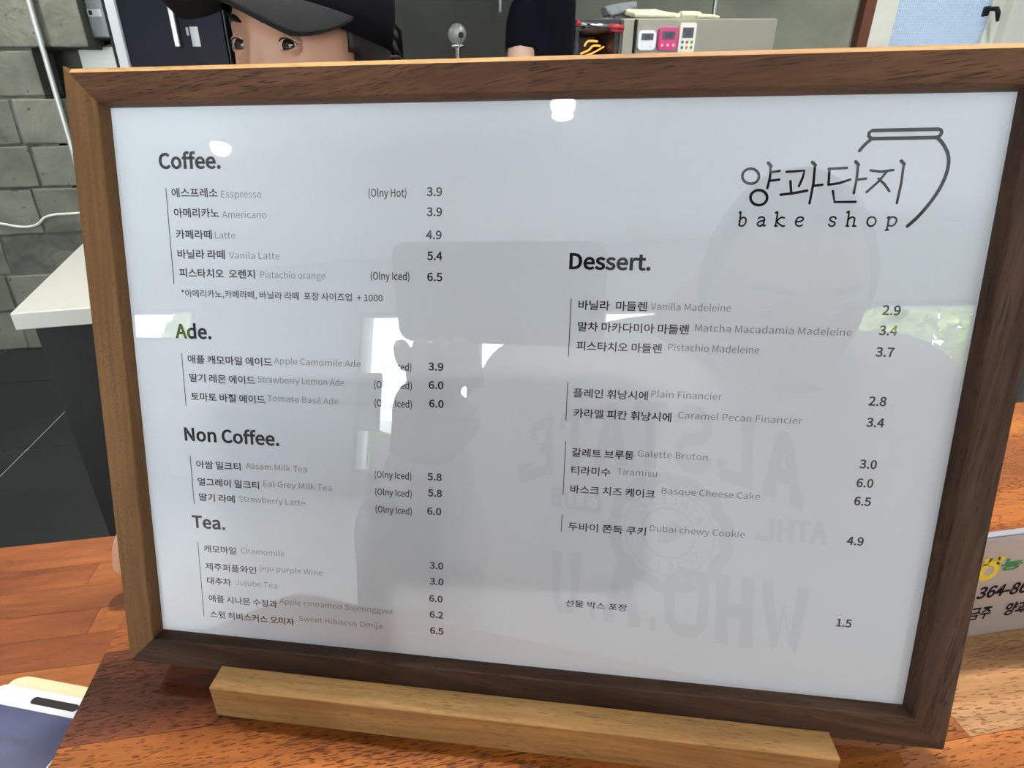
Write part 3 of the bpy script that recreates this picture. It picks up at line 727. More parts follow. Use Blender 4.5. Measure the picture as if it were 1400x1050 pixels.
CLS = {'t': (5.0, 0.0125, ink), 'k': (2.58, 0.0060, ink), 'e': (2.35, -0.0015, ink_grey), 'p': (2.68, 0.0105, ink), 'q': (2.92, 0.0105, ink), 'o': (2.55, 0.005, ink), 'n': (2.25, 0.003, ink)}
NAMES = {'t': 'heading', 'k': 'item_name', 'e': 'item_translation', 'p': 'price', 'q': 'price', 'o': 'item_note', 'n': 'footnote'}
for c, s, a, b, y in TEXT:
    cap, wt, mt = CLS[c]
    if c in 'kpq': y += 28
    lettering(NAMES[c], s, a * 1e-5, b * 1e-5, y * 1e-5, cap * 1e-3, mt, sheet, ZP, wt, 0.0)
for x, ya, yb in RULES:
    bm = bmesh.new(); x *= 1e-5
    bm.faces.new([bm.verts.new(p) for p in ((x - 0.00014, yb * 1e-5, ZP), (x + 0.00014, yb * 1e-5, ZP), (x + 0.00014, ya * 1e-5, ZP), (x - 0.00014, ya * 1e-5, ZP))])
    link('rule_line', mesh_of(bm), ink, sheet)
bm = bmesh.new()
for i, (wd, cl, pts) in enumerate(STROKES):
    P = [Vector((p[0] * 1e-5, p[1] * 1e-5, 0)) for p in pts]
    if cl:
        add_stroke(bm, P, wd * 7.6e-5, ZP, True)
    else:
        P = smooth_path(P, 5) if len(P) > 2 and i in (1, 2) or wd == 7 else P
        add_stroke(bm, P, wd * 7.6e-5, ZP)
link('logo', mesh_of(bm), ink, sheet)

stand = thing('menu_stand', 'light walnut bar holding the menu frame on the board', 'stand', (0, 0, ZC), (0, 0, TURN))
bm = bmesh.new()
h = 0.003 - ZC; zb = -ZC
add_prism(bm, [(-0.0100, 0), (0.038, 0), (0.038, h), (0.0158, h), (0.0150, zb - 0.0040), (-0.0002, zb - 0.0003), (0.0004, h)][::-1] + [(-0.0100, h)], -0.1155, 0.1185, 'x')
bmesh.ops.bevel(bm, geom=[e for e in bm.edges], offset=0.0003, segments=1, affect='EDGES')
link('stand_bar', mesh_of(bm), stand_wood, stand)

# ------------------------------------------------------------------ account sign at the right
SX, SY = 0.190, 0.0060
sign = thing('account_sign', 'silver upright sign with green and black writing, right of the menu', 'sign', (SX, SY + 0.001, ZC))
sign.rotation_euler = (0, 0, 0)
bm = bmesh.new(); add_box(bm, 0, 0.19, 0, 0.0028, 0.0, 0.0585, 0.0004); link('plate', mesh_of(bm), sign_mat, sign)
bm = bmesh.new(); add_box(bm, -0.0, 0.19, 0.0003, 0.0031, 0.0586, 0.0596, 0.0002); link('plate_edge', mesh_of(bm), sign_edge, sign)
bm = bmesh.new(); add_box(bm, 0.0, 0.19, 0.003, 0.028, 0.0, 0.0025, 0.0004); link('foot', mesh_of(bm), sign_mat, sign)
def sign_text(s, x0, x1, z, cap, mat, wt, shear=0.0):
    me = text_mesh(s, wt * CAP / 0.29, 3, shear); xs = [v.co.x for v in me.vertices]; a, b = min(xs), max(xs)
    for v in me.vertices:
        v.co = Vector((x0 + (v.co.x - a) * (x1 - x0) / (b - a), -0.0001, z + v.co.y * cap / CAP))
    link('sign_lettering', me, mat, sign)
sign_text('농협', 0.0268, 0.0475, 0.0402, 0.0052, bank_green, 0.016)
sign_text('364-86', 0.0215, 0.0470, 0.0245, 0.0064, ink, 0.015)
sign_text('금주', 0.0225, 0.0335, 0.0118, 0.0062, ink, 0.010)
sign_text('양과단지', 0.0405, 0.0640, 0.0118, 0.0062, ink, 0.014)
bm = bmesh.new()
ring = [(0.0218 + 0.0036 * math.cos(t * PI / 12), 0.0405 + 0.0042 * math.sin(t * PI / 12)) for t in range(24)]
add_stroke(bm, ring, 0.0026, 0, True)
add_stroke(bm, [(0.0187, 0.0440), (0.0176, 0.0472), (0.0204, 0.0470)], 0.0022, 0.00001); add_stroke(bm, [(0.0243, 0.0440), (0.0266, 0.0475), (0.0235, 0.0470)], 0.0022, 0.00001)
for v in bm.verts: v.co = Vector((v.co.x, -0.0001 - v.co.z, v.co.y))
link('emblem', mesh_of(bm), bank_yellow, sign)

# ------------------------------------------------------------------ payment terminal at the left
term = thing('payment_terminal', 'white and cream payment terminal with navy screen, left of the board', 'terminal', (-0.1765, 0.0650, ZL), (0, 0, math.radians(-19.5)))
tb = bpy.data.objects.new('x', None)
def rounded(x0, x1, y0, y1, r, n=5):
    out = []
    for cx, cy, a0 in ((x1 - r, y1 - r, 0), (x0 + r, y1 - r, 90), (x0 + r, y0 + r, 180), (x1 - r, y0 + r, 270)):
        for k in range(n + 1):
            a = math.radians(a0 + 90 * k / n); out.append((cx + r * math.cos(a), cy + r * math.sin(a)))
    return out
TW, TL = 0.056, 0.150
bm = bmesh.new(); add_prism(bm, rounded(-TW, 0.002, -TL, 0.0005, 0.007), 0.0005, 0.013)
bmesh.ops.bevel(bm, geom=[e for e in bm.edges if abs(e.verts[0].co.z - e.verts[1].co.z) < 1e-6 and e.verts[0].co.z > 0.01], offset=0.0035, segments=3, affect='EDGES')
link('shell', mesh_of(bm), cream, term)
bm = bmesh.new(); add_prism(bm, rounded(-TW + 0.0015, 0.001, -TL + 0.004, -0.0082, 0.004), 0.0125, 0.0146); link('bezel', mesh_of(bm), white_plastic, term)
bm = bmesh.new(); add_prism(bm, rounded(-TW + 0.002, 0.0, -TL + 0.02, -0.0178, 0.001), 0.0140, 0.0150); scr = link('screen', mesh_of(bm), screen_mat, term)
bm = bmesh.new(); add_prism(bm, rounded(-0.0325, -0.0075, -0.0148, -0.0113, 0.00170), 0.0130, 0.01472); link('speaker_slot', mesh_of(bm), black_plastic, term)
for i, s in enumerate(('아메리카노 (Hot)', '아메리카노 (Iced)')):
    me = text_mesh(s, 0.002 * CAP / 0.29); xs = [v.co.x for v in me.vertices]; a, b = min(xs), max(xs)
    xr = -0.0165; wd = 0.032 if i == 0 else 0.033
    for v in me.vertices: v.co = Vector((xr - wd + (v.co.x - a) * wd / (b - a), -0.0325 - i * 0.0115 + v.co.y * 0.0028 / CAP, 0.01506))
    link('screen_lettering', me, screen_ink, scr)

# ------------------------------------------------------------------ white table
tbl = thing('white_table', 'white topped table on a black base before the block wall', 'table', (-0.3, 1.4, FLOOR))
poly = [(-0.771, 1.063), (0.20, 1.135), (0.12, 1.78), (-0.920, 1.74)]
bm = bmesh.new(); add_prism(bm, [(x + 0.3, y - 1.4) for x, y in poly], -0.185 - FLOOR, -0.15 - FLOOR)
bmesh.ops.bevel(bm, geom=bm.edges[:], offset=0.0015, segments=1, affect='EDGES'); link('tabletop', mesh_of(bm), white_top, tbl)
bm = bmesh.new(); add_prism(bm, [(x + 0.3, y - 1.4) for x, y in [(-0.748, 1.085), (0.14, 1.15), (0.07, 1.70), (-0.80, 1.66)]], 0, -0.1855 - FLOOR); link('base_panel', mesh_of(bm), black_panel, tbl)

# cable on the block wall and the pipe
def tube_thing(name, label, cat, pts, r, mat, seg=8, loc=None):
    bm = bmesh.new(); add_tube(bm, smooth_path(pts, 6), r, seg)
    o = link(name, mesh_of(bm), mat, None, True); return setp(o, label, cat)
tube_thing('white_cable', 'thin white cable sagging across the block wall', 'cable', [(-2.5, 2.925, -0.20), (-1.98, 2.925, -0.250), (-1.82, 2.925, -0.268), (-1.74, 2.925, -0.286), (-1.69, 2.925, -0.290), (-1.645, 2.925, -0.278), (-1.61, 2.925, -0.252), (-1.56, 2.925, -0.240), (-1.49, 2.925, -0.238), (-1.38, 2.925, -0.235)], 0.006, white_cable)
tube_thing('metal_conduit', 'thin pale metal pipe running up the block wall', 'pipe', [(-1.40, 2.915, CEIL), (-1.40, 2.915, 0.8), (-1.40, 2.915, 0.3), (-1.40, 2.915, FLOOR + 0.002)], 0.0115, pipe_mat)

# drinks fridge
FX = -1.140
fr = thing('drinks_fridge', 'tall drinks fridge with dark navy glass door beside the block wall', 'fridge', (FX, 2.96, FLOOR))
def part(par, name, x0, x1, y0, y1, z0, z1, mat, bev=0.003):
    o = par
    L0 = Vector(par.location)
    if par.parent: L0 = L0 + Vector(par.parent.location)
    bm = bmesh.new(); add_box(bm, x0 - L0.x, x1 - L0.x, y0 - L0.y, y1 - L0.y, z0 - L0.z, z1 - L0.z, bev); return link(name, mesh_of(bm), mat, par)
part(fr, 'cabinet', FX, -0.66, 2.99, 3.30, FLOOR, 1.15, grey_metal)
part(fr, 'door_seal', FX - 0.0, FX + 0.014, 2.955, 2.99, FLOOR + 0.08, 1.13, black_plastic, 0.002)
part(fr, 'door_frame', FX + 0.015, FX + 0.060, 2.945, 2.99, FLOOR + 0.08, 1.13, white_plastic, 0.006)
dg_ = part(fr, 'glass_door', FX + 0.061, -0.665, 2.955, 2.99, FLOOR + 0.08, 1.13, navy_glass, 0.002)
part(fr, 'handle', -0.875, -0.850, 2.925, 2.954, 0.44, 1.0, steel, 0.004)
part(fr, 'sticker', -0.806, -0.772, 2.9525, 2.954, 0.445, 0.52, label_mat, 0)
part(fr, 'sticker', -0.822, -0.812, 2.9525, 2.954, 0.487, 0.517, label_mat, 0)
# steel cabinet in the recess with the grey electrical box above it
sc_ = thing('steel_cabinet', 'brushed steel cabinet in the recess behind the pipe', 'cabinet', (-1.30, 3.0, FLOOR))
part(sc_, 'body', -1.345, FX - 0.012, 3.12, 3.3, FLOOR, 0.470, steel, 0.004)
part(sc_, 'door', -1.342, FX - 0.014, 3.10, 3.12, FLOOR + 0.1, 0.462, steel, 0.004)
eb = thing('electrical_box', 'grey electrical box with a small white label above the steel cabinet', 'electrical box', (-1.19, 3.02, 0.485))
part(eb, 'housing', -1.232, FX - 0.012, 3.02, 3.3, 0.485, 0.95, grey_metal, 0.004)
part(eb, 'label_plate', -1.228, -1.172, 3.0175, 3.0195, 0.565, 0.592, label_mat, 0)
part(eb, 'label_plate', -1.222, -1.208, 3.0165, 3.0172, 0.570, 0.587, black_plastic, 0)

# ------------------------------------------------------------------ oven, timers, gloves
OZ = 0.479
ov = thing('oven', 'steel countertop oven with dark glowing door at the back', 'oven', (1.13, 2.3, FLOOR))
part(ov, 'body', 0.905, 1.531, 2.302, 2.86, FLOOR + 0.0, OZ, steel_pale, 0.003)
part(ov, 'side_strip', 0.908, 0.950, 2.288, 2.302, FLOOR + 0.1, OZ - 0.004, steel_pale, 0.002)
part(ov, 'panel_gap', 0.9505, 0.962, 2.296, 2.302, FLOOR + 0.1, OZ - 0.004, black_plastic, 0.0)
part(ov, 'side_panel', 0.963, 1.529, 2.288, 2.302, FLOOR + 0.1, OZ - 0.004, steel_pale, 0.002)
bm = bmesh.new()
for a in ((0.733, 0.905, 2.32, 2.86, 0.440, OZ + 0.0), (0.733, 0.748, 2.32, 2.86, FLOOR, 0.44), (0.888, 0.905, 2.32, 2.86, FLOOR, 0.44), (0.748, 0.888, 2.55, 2.86, FLOOR, 0.44), (0.748, 0.888, 2.32, 2.55, FLOOR, 0.10)):
    add_box(bm, a[0] - 1.13, a[1] - 1.13, a[2] - 2.3, a[3] - 2.3, a[4] - FLOOR, a[5] - FLOOR, 0.002)
link('oven_housing', mesh_of(bm), oven_dark, ov)
bm = bmesh.new(); add_tube(bm, smooth_path([(0.79, 2.42, 0.372), (0.815, 2.40, 0.383), (0.835, 2.41, 0.398), (0.868, 2.42, 0.399)], 5), 0.0035, 8)
add_tube(bm, smooth_path([(0.800, 2.41, 0.398), (0.812, 2.40, 0.414), (0.852, 2.41, 0.413)], 4), 0.0035, 8)
add_tube(bm, smooth_path([(0.790, 2.42, 0.36), (0.83, 2.40, 0.372), (0.88, 2.41, 0.395)], 4), 0.0028, 8)
for v in bm.verts: v.co -= Vector((1.13, 2.3, FLOOR))
link('heating_element', mesh_of(bm), glow_mat, ov, True)
bm = bmesh.new(); add_tube(bm, [(0.722 - 1.13, -0.05, 0.458 - FLOOR), (0.885 - 1.13, -0.05, 0.444 - FLOOR)], 0.0075, 12); hd = link('handle', mesh_of(bm), chrome, ov, True)
bm = bmesh.new(); add_tube(bm, [(0.838 - 1.13, -0.051, 0.4485 - FLOOR), (0.893 - 1.13, -0.051, 0.4435 - FLOOR)], 0.0095, 12); add_tube(bm, [(0.842 - 1.13, -0.048, 0.4385 - FLOOR), (0.893 - 1.13, -0.048, 0.4335 - FLOOR)], 0.0075, 12)
link('grip', mesh_of(bm), red_rubber, hd, True)
bm = bmesh.new(); add_tube(bm, [(0.712 - 1.13, -0.05, 0.459 - FLOOR), (0.724 - 1.13, -0.05, 0.458 - FLOOR)], 0.0095, 12); link('grip', mesh_of(bm), red_rubber, hd, True)
bm = bmesh.new()
for xx in (0.76, 0.87): add_tube(bm, [(xx - 1.13, -0.05, 0.452 - FLOOR), (xx - 1.13, 0.02, 0.452 - FLOOR)], 0.005, 8)
link('bracket', mesh_of(bm), chrome, hd, True)

def timer(loc, w_, h_, mat, label, buttons, r, yd):
    t = thing('kitchen_timer', label, 'timer', loc, group=None)
    bm = bmesh.new(); add_prism(bm, rounded(-w_ / 2, w_ / 2, 0, h_, r), -0.010, 0.0085, 'y'); bmesh.ops.bevel(bm, geom=bm.edges[:], offset=0.0015, segments=2, affect='EDGES'); link('case', mesh_of(bm), mat, t, False)
    bm = bmesh.new(); add_prism(bm, rounded(-w_ * 0.33, w_ * 0.33, h_ * 0.50, h_ * 0.84, 0.002), -0.0115, -0.0095, 'y'); d = link('display', mesh_of(bm), lcd, t)
    for i, (bx, bz, bmx) in enumerate(buttons):
        bm = bmesh.new(); add_prism(bm, [(bx * w_ + 0.0052 * math.cos(a * PI / 6), bz * h_ + 0.0052 * math.sin(a * PI / 6)) for a in range(12)], -0.0125, -0.0098, 'y'); link('button', mesh_of(bm), bmx, t)
    me = text_mesh('1:00' if len(buttons) != 0 else '2', 0.0); xs = [v.co.x for v in me.vertices]; a, b = min(xs), max(xs)
    for v in me.vertices: v.co = Vector(((v.co.x - a) / (b - a) * w_ * 0.34 - w_ * 0.17, -0.01155, h_ * 0.58 + v.co.y * h_ * 0.17 / CAP))
    link('digits', me, black_plastic, d)
    return t
timer((0.998, 2.279, 0.372), 0.071, 0.066, timer_white, 'white timer with rounded corners, leftmost of three on the oven', [(-0.25, 0.22, timer_white), (0.25, 0.22, timer_white)], 0.016, 0)
timer((1.0815, 2.279, 0.372), 0.075, 0.074, timer_pink, 'pink timer between the two pale timers on the oven', [(-0.3, 0.22, btn_pink), (0.0, 0.22, btn_pink), (0.3, 0.22, btn_pink)], 0.010, 0)
timer((1.158, 2.279, 0.362), 0.066, 0.100, timer_cream, 'taller cream timer with coloured round buttons on the oven', [(-0.28, 0.36, btn_blue), (0.0, 0.36, btn_red), (0.28, 0.36, btn_green), (-0.28, 0.18, btn_blue), (0.0, 0.18, btn_orange), (0.28, 0.18, btn_green)], 0.008, 0)

def glove(name, label, pts_list, mat, cat):
    bm = bmesh.new()
    for pts, rr_ in pts_list: add_tube(bm, smooth_path(pts, 4), [rr_[0] + (rr_[1] - rr_[0]) * i / (len(pts) * 4 - 4) for i in range((len(pts) - 1) * 4 + 1)], 10, True, ((0, 0, 1), 0.7))
    me = remeshed(bm, 0.0035, 5)
    zmin = min(v.co.z for v in me.vertices)
    o = link(name, me, mat, None, True); o.location.z += OZ + 0.001 - zmin; return setp(o, label, cat)
def G(x, y): return lambda *p: [(x + a, y + b, OZ + c) for a, b, c in p]
g = G(0.95, 2.36)
glove('cotton_glove', 'pale yellow cotton glove lying by the grey cloth', [(g((0.0, 0.03, 0.030), (0.04, 0.02, 0.022), (0.11, 0.0, 0.016)), (0.014, 0.028)), (g((0.11, 0.0, 0.018), (0.16, 0.01, 0.016), (0.205, 0.015, 0.016)), (0.022, 0.010)), (g((0.10, -0.02, 0.012), (0.15, -0.025, 0.010), (0.18, -0.03, 0.010)), (0.014, 0.009)), (g((0.09, -0.02, 0.012), (0.05, -0.035, 0.010), (0.01, -0.03, 0.012)), (0.014, 0.012)), (g((0.10, 0.03, 0.016), (0.15, 0.04, 0.016), (0.19, 0.045, 0.014)), (0.016, 0.009))], glove_mat, 'glove')
g = G(1.165, 2.37)
glove('cotton_glove', 'pale yellow cotton glove lying flat at the right', [(g((0.0, 0.0, 0.014), (0.05, 0.0, 0.014), (0.08, 0.0, 0.012)), (0.022, 0.022)), (g((0.07, 0.0, 0.010), (0.12, 0.0, 0.009), (0.165, 0.0, 0.008)), (0.015, 0.008)), (g((0.07, 0.02, 0.010), (0.12, 0.03, 0.009), (0.16, 0.035, 0.008)), (0.013, 0.008)), (g((0.06, -0.02, 0.010), (0.10, -0.028, 0.009), (0.135, -0.03, 0.008)), (0.013, 0.008)), (g((0.0, 0.01, 0.012), (-0.03, 0.0, 0.010), (-0.045, 0, 0.01)), (0.015, 0.010))], glove_mat, 'glove')
g = G(0.88, 2.44)
glove('folded_cloth', 'crumpled grey cloth behind the pale gloves on the oven', [(g((0.0, 0.0, 0.040), (0.06, 0.01, 0.050), (0.13, 0.0, 0.055)), (0.024, 0.030)), (g((0.01, 0.02, 0.016), (0.07, 0.02, 0.020), (0.13, 0.02, 0.022)), (0.020, 0.026)), (g((0.02, -0.02, 0.026), (0.08, -0.02, 0.040), (0.14, -0.01, 0.030)), (0.010, 0.014)), (g((-0.015, 0.0, 0.012), (0.02, -0.01, 0.012), (0.05, 0, 0.012)), (0.008, 0.012))], cloth_grey, 'cloth')

post = box('shelf_post', 0.706, 0.731, 2.34, 2.37, FLOOR, CEIL, grey_metal, None, 0.003)
setp(post, 'grey square metal post left of the oven', 'post')
tube_thing('wall_pipe', 'thin bright pipe rising behind the right end of the oven', 'pipe', [(1.475, 2.70, CEIL), (1.475, 2.70, 1.0), (1.48, 2.70, OZ + 0.045), (1.48, 2.70, OZ + 0.004)], 0.009, chrome)
tube_thing('hanging_pipe', 'short thin pipe hanging against the dark wall', 'pipe', [(0.545, 2.86, CEIL), (0.545, 2.86, 1.0), (0.548, 2.86, 0.565)], 0.006, pipe_mat)

# back worktop with the small round camera on its stalk
bw = thing('prep_counter', 'steel prep counter along the dark back wall', 'counter', (0.2, 2.3, FLOOR))
part(bw, 'worktop', -0.30, 0.69, 2.12, 2.55, -0.09, -0.05, steel, 0.003)
part(bw, 'cupboard', -0.28, 0.68, 2.15, 2.54, FLOOR, -0.091, cabinet_mat, 0.003)
bc = thing('ball_camera', 'small grey ball shaped camera on a chrome stalk behind the staff', 'camera', (0.281, 2.3, -0.05))
bm = bmesh.new(); add_ball(bm, (0, 0, 0.480), 0.034, 24, 16); link('ball_housing', mesh_of(bm), plain('ball_grey', (0.30, 0.30, 0.28), 0.3, 0.2), bc, True)
bm = bmesh.new(); add_lathe(bm, [(0.001, 0.0), (0.010, 0.0), (0.010, 0.004), (0.001, 0.004)], 16)
for v in bm.verts: v.co = Vector((v.co.x + 0.010, -v.co.z - 0.031, v.co.y + 0.474))
link('lens', mesh_of(bm), black_plastic, bc)
bm = bmesh.new(); add_lathe(bm, [(0.011, 0.012), (0.011, 0.435), (0.026, 0.437), (0.030, 0.442), (0.026, 0.446), (0.012, 0.450), (0.010, 0.460), (0.018, 0.468), (0.004, 0.470)], 20); link('stalk', mesh_of(bm), chrome, bc, True)
bm = bmesh.new(); add_lathe(bm, [(0.045, 0.0), (0.045, 0.008), (0.040, 0.012), (0.005, 0.012)], 24); link('foot', mesh_of(bm), chrome, bc, True)

# ------------------------------------------------------------------ people
def child(name, par, me, mat, smooth=True):
    """world-space mesh under an empty that is not rotated"""
    for v in me.vertices: v.co -= par.location
    return link(name, me, mat, par, smooth)

def head_mesh(seed=0, nu=112, nv=84):
    """face looks along -y, eyes at z = 0; +x is the left side of the head as it sees itself"""
    bm = bmesh.new(); rows = []
    for j in range(nv + 1):
        ph = PI * j / nv; row = []
        for i in range(nu):
            th = 2 * PI * i / nu
            d = Vector((math.sin(ph) * math.sin(th), -math.sin(ph) * math.cos(th), math.cos(ph)))
            x, y, z = d.x * 0.073, d.y * 0.094 + 0.006, d.z * 0.118
            low = max(0.0, -z / 0.118)
            x *= 1 - 0.36 * low ** 1.6
            if y < 0: y *= 1 - 0.12 * low
            else: y *= 1 - 0.45 * low ** 1.3
            if y < -0.045: y = -0.045 + (y + 0.045) * 0.86          # flatter face
            f = max(0.0, min(1.0, (-d.y - 0.2) / 0.5))
            def g(cx, cz, sx, sz): return math.exp(-((x - cx) / sx) ** 2 - ((z - cz) / sz) ** 2) * f
            y -= 0.006 * g(0, 0.021, 0.045, 0.010)                                   # brow
            y += 0.0062 * (g(0.0315, 0.001, 0.015, 0.011) + g(-0.0315, 0.001, 0.015, 0.011))   # sockets
            y -= 0.006 * (g(0, 0.0, 0.007, 0.016)) 
            y -= 0.017 * g(0, -0.036, 0.011, 0.014) + 0.009 * g(0, -0.02, 0.008, 0.016)     # nose
            y -= 0.006 * (g(0.011, -0.041, 0.006, 0.006) + g(-0.011, -0.041, 0.006, 0.006))
            y -= 0.006 * g(0, -0.068, 0.020, 0.010) - 0.003 * g(0, -0.0675, 0.022, 0.002)     # mouth
            y -= 0.009 * g(0, -0.100, 0.020, 0.014)                                  # chin
            y -= 0.004 * (g(0.045, -0.025, 0.02, 0.018) + g(-0.045, -0.025, 0.02, 0.018))     # cheeks
            row.append(Vector((x, y, z)))
        rows.append(row)
    vr = [[bm.verts.new(p) for p in r] for r in rows[1:-1]]
    top = bm.verts.new(rows[0][0]); bot = bm.verts.new(rows[-1][0])
    for j in range(len(vr) - 1):
        for i in range(nu): bm.faces.new((vr[j][i], vr[j + 1][i], vr[j + 1][(i + 1) % nu], vr[j][(i + 1) % nu]))
    for i in range(nu):
        bm.faces.new((top, vr[0][i], vr[0][(i + 1) % nu])); bm.faces.new((bot, vr[-1][(i + 1) % nu], vr[-1][i]))
    for s in (-1, 1):     # ears
        bmesh.ops.create_uvsphere(bm, u_segments=16, v_segments=10, radius=1, matrix=Matrix.Translation((s * 0.072, 0.012, -0.010)) @ Matrix.Rotation(s * 0.35, 4, 'Z') @ Matrix.Diagonal((0.006, 0.017, 0.030, 1)))
    bmesh.ops.recalc_face_normals(bm, faces=bm.faces[:])
    return mesh_of(bm)

def eye_parts(head, sx, gaze):
    """eyeball, iris, two lids and a lash line; sx = side (+1/-1), gaze = direction in head space"""
    c = Vector((sx * 0.0315, -0.0628, 0.0)); r = 0.0122
    bm = bmesh.new(); add_ball(bm, (0, 0, 0), r, 32, 24); e = link('eyeball', mesh_of(bm), eye_white, head, True, loc=c)
    g = Vector(gaze).normalized(); q = Vector((0, 0, 1)).rotation_difference(g).to_matrix().to_4x4()
    bm = bmesh.new(); rings = []
    for k in range(9):
        a = 0.60 * k / 8
        rings.append([bm.verts.new(q @ Vector((math.sin(a) * math.cos(2 * PI * i / 28) * (r + 0.00025), math.sin(a) * math.sin(2 * PI * i / 28) * (r + 0.00025), math.cos(a) * (r + 0.00035)))) for i in range(28)])
    for k in range(8):
        for i in range(28):
            try: bm.faces.new((rings[k][i], rings[k + 1][i], rings[k + 1][(i + 1) % 28], rings[k][(i + 1) % 28]))
            except ValueError: pass
    bmesh.ops.remove_doubles(bm, verts=bm.verts[:], dist=1e-6)
    bmesh.ops.recalc_face_normals(bm, faces=bm.faces[:])
    link('iris', mesh_of(bm), iris_mat, head, True, loc=c)
    def opening(u, up):      # u -1 inner .. +1 outer corner, returns elevation angle
        k = math.cos(max(-1.0, min(1.0, u)) * PI / 2) ** 0.75 if abs(u) < 1 else 0.0
        return (0.43 * k + 0.05 * u + 0.01) if up else (-0.34 * k + 0.05 * u - 0.01)
    for up in (True, False):
        bm = bmesh.new(); G_ = []
        for i in range(41):
            u = -1.45 + 2.9 * i / 40; az = u * 0.98 * sx
            e0 = opening(u, up); e1 = 1.25 if up else -1.25; col = []
            for k in range(11):
                t = k / 10; el = e0 + (e1 - e0) * t; rr = r + 0.0011 + (0.0007 if k < 3 else 0.0)
                rr += 0.0006 * math.sin(min(1, t * 2.5) * PI) if up else 0
                if k == 0: rr = r + 0.0003
                col.append(bm.verts.new((rr * math.cos(el) * math.sin(az), -rr * math.cos(el) * math.cos(az), rr * math.sin(el))))
            G_.append(col)
        for i in range(40):
            for k in range(10): bm.faces.new((G_[i][k], G_[i + 1][k], G_[i + 1][k + 1], G_[i][k + 1]))
        bmesh.ops.recalc_face_normals(bm, faces=bm.faces[:])
        link('upper_lid' if up else 'lower_lid', mesh_of(bm), skin_mat, head, True, loc=c)
        bm = bmesh.new(); pts = []; rd = []
        for i in range(25):
            u = -1.0 + 2.12 * i / 24; az = u * 0.98 * sx; el = opening(u, up) + (0.02 if up else -0.02); rr = r + 0.0016
            pts.append((rr * math.cos(el) * math.sin(az), -rr * math.cos(el) * math.cos(az), rr * math.sin(el)))
            rd.append((0.00062 if up else 0.00018) * (0.45 + 0.8 * math.sin(PI * min(1, max(0, (u + 1.1) / 2.3)))))
        add_tube(bm, pts, rd, 8)
        link('lash_line', mesh_of(bm), hair_mat, head, True, loc=c)

def brow(head, sx):
    bm = bmesh.new(); pts = []
    for i in range(13):
        t = i / 12; x = sx * (0.012 + 0.042 * t); z = 0.0195 + 0.006 * math.sin(t * 2.2) - 0.004 * t * t
        pts.append(Vector((x, -0.0935 + 0.55 * (abs(x) ** 2) / 0.05, z)))
    bvh = BVHTree.FromPolygons([v.co.copy() for v in head.data.vertices], [q.vertices[:] for q in head.data.polygons])
    P = []
    for p in pts:
        h = bvh.ray_cast(Vector((p.x, -0.2, p.z)), Vector((0, 1, 0)))[0]
        P.append((h + Vector((0, 0.0002, 0))) if h else p)
    add_tube(bm, P, [0.0006 + 0.0030 * math.sin(PI * (0.04 + 0.92 * i / 12)) ** 0.8 for i in range(13)], 8, True, ((0, 1, 0), 0.4))
    link('eyebrow', mesh_of(bm), hair_mat, head, True)

def hair_cap(head, thick=0.006, front=0.62, low=-0.05, name='hair', bulge=0.0):
    """shell of hair over the skull, leaving the face free"""
    bm = bmesh.new(); nu, nv = 72, 44; G_ = []
    for j in range(nv + 1):
        ph = PI * 0.80 * j / nv; row = []
        for i in range(nu):
            th = 2 * PI * i / nu
            d = Vector((math.sin(ph) * math.sin(th), -math.sin(ph) * math.cos(th), math.cos(ph)))
            s = 1 + 0.02 * noise.noise(d * 14)
            p = Vector((d.x * (0.073 + thick) * s, d.y * (0.094 + thick) * s + 0.006, d.z * (0.118 + thick)))
            low_ = max(0.0, -p.z / 0.118); p.x *= 1 - 0.10 * low_; p.y *= (1 - 0.25 * low_)
            row.append((p, d))
        G_.append(row)
    V = [[bm.verts.new(p) for p, d in row] for row in G_]
    def keep(j, i):
        p, d = G_[j][i]
        side = math.atan2(abs(d.x), -d.y)            # 0 at the face, pi at the back
        if d.z > 0.80: return True
        return side > front + 0.9 * max(0, 0.55 - d.z) * 0.6 or (d.z > 0.62)
    for j in range(nv):
        for i in range(nu):
            if all(keep(a, b % nu) for a, b in ((j, i), (j + 1, i), (j + 1, i + 1), (j, i + 1))):
                bm.faces.new((V[j][i], V[j + 1][i], V[j + 1][(i + 1) % nu], V[j][(i + 1) % nu]))
    bmesh.ops.remove_doubles(bm, verts=bm.verts[:], dist=1e-5)
    bmesh.ops.delete(bm, geom=[v for v in bm.verts if not v.link_faces], context='VERTS')
    bmesh.ops.solidify(bm, geom=bm.faces[:], thickness=0.004)
    bmesh.ops.recalc_face_normals(bm, faces=bm.faces[:])
    return link(name, mesh_of(bm), hair_mat, head, True)

def finger(bm, base, dirs, lens, r0, r1):
    pts = [Vector(base)]; 
    for d, l in zip(dirs, lens): pts.append(pts[-1] + Vector(d).normalized() * l)
    pts = smooth_path(pts, 4); n = len(pts)
    add_tube(bm, pts, [r0 + (r1 - r0) * i / (n - 1) for i in range(n)], 12)
    add_ball(bm, pts[-1], r1 * 1.02, 12, 8)

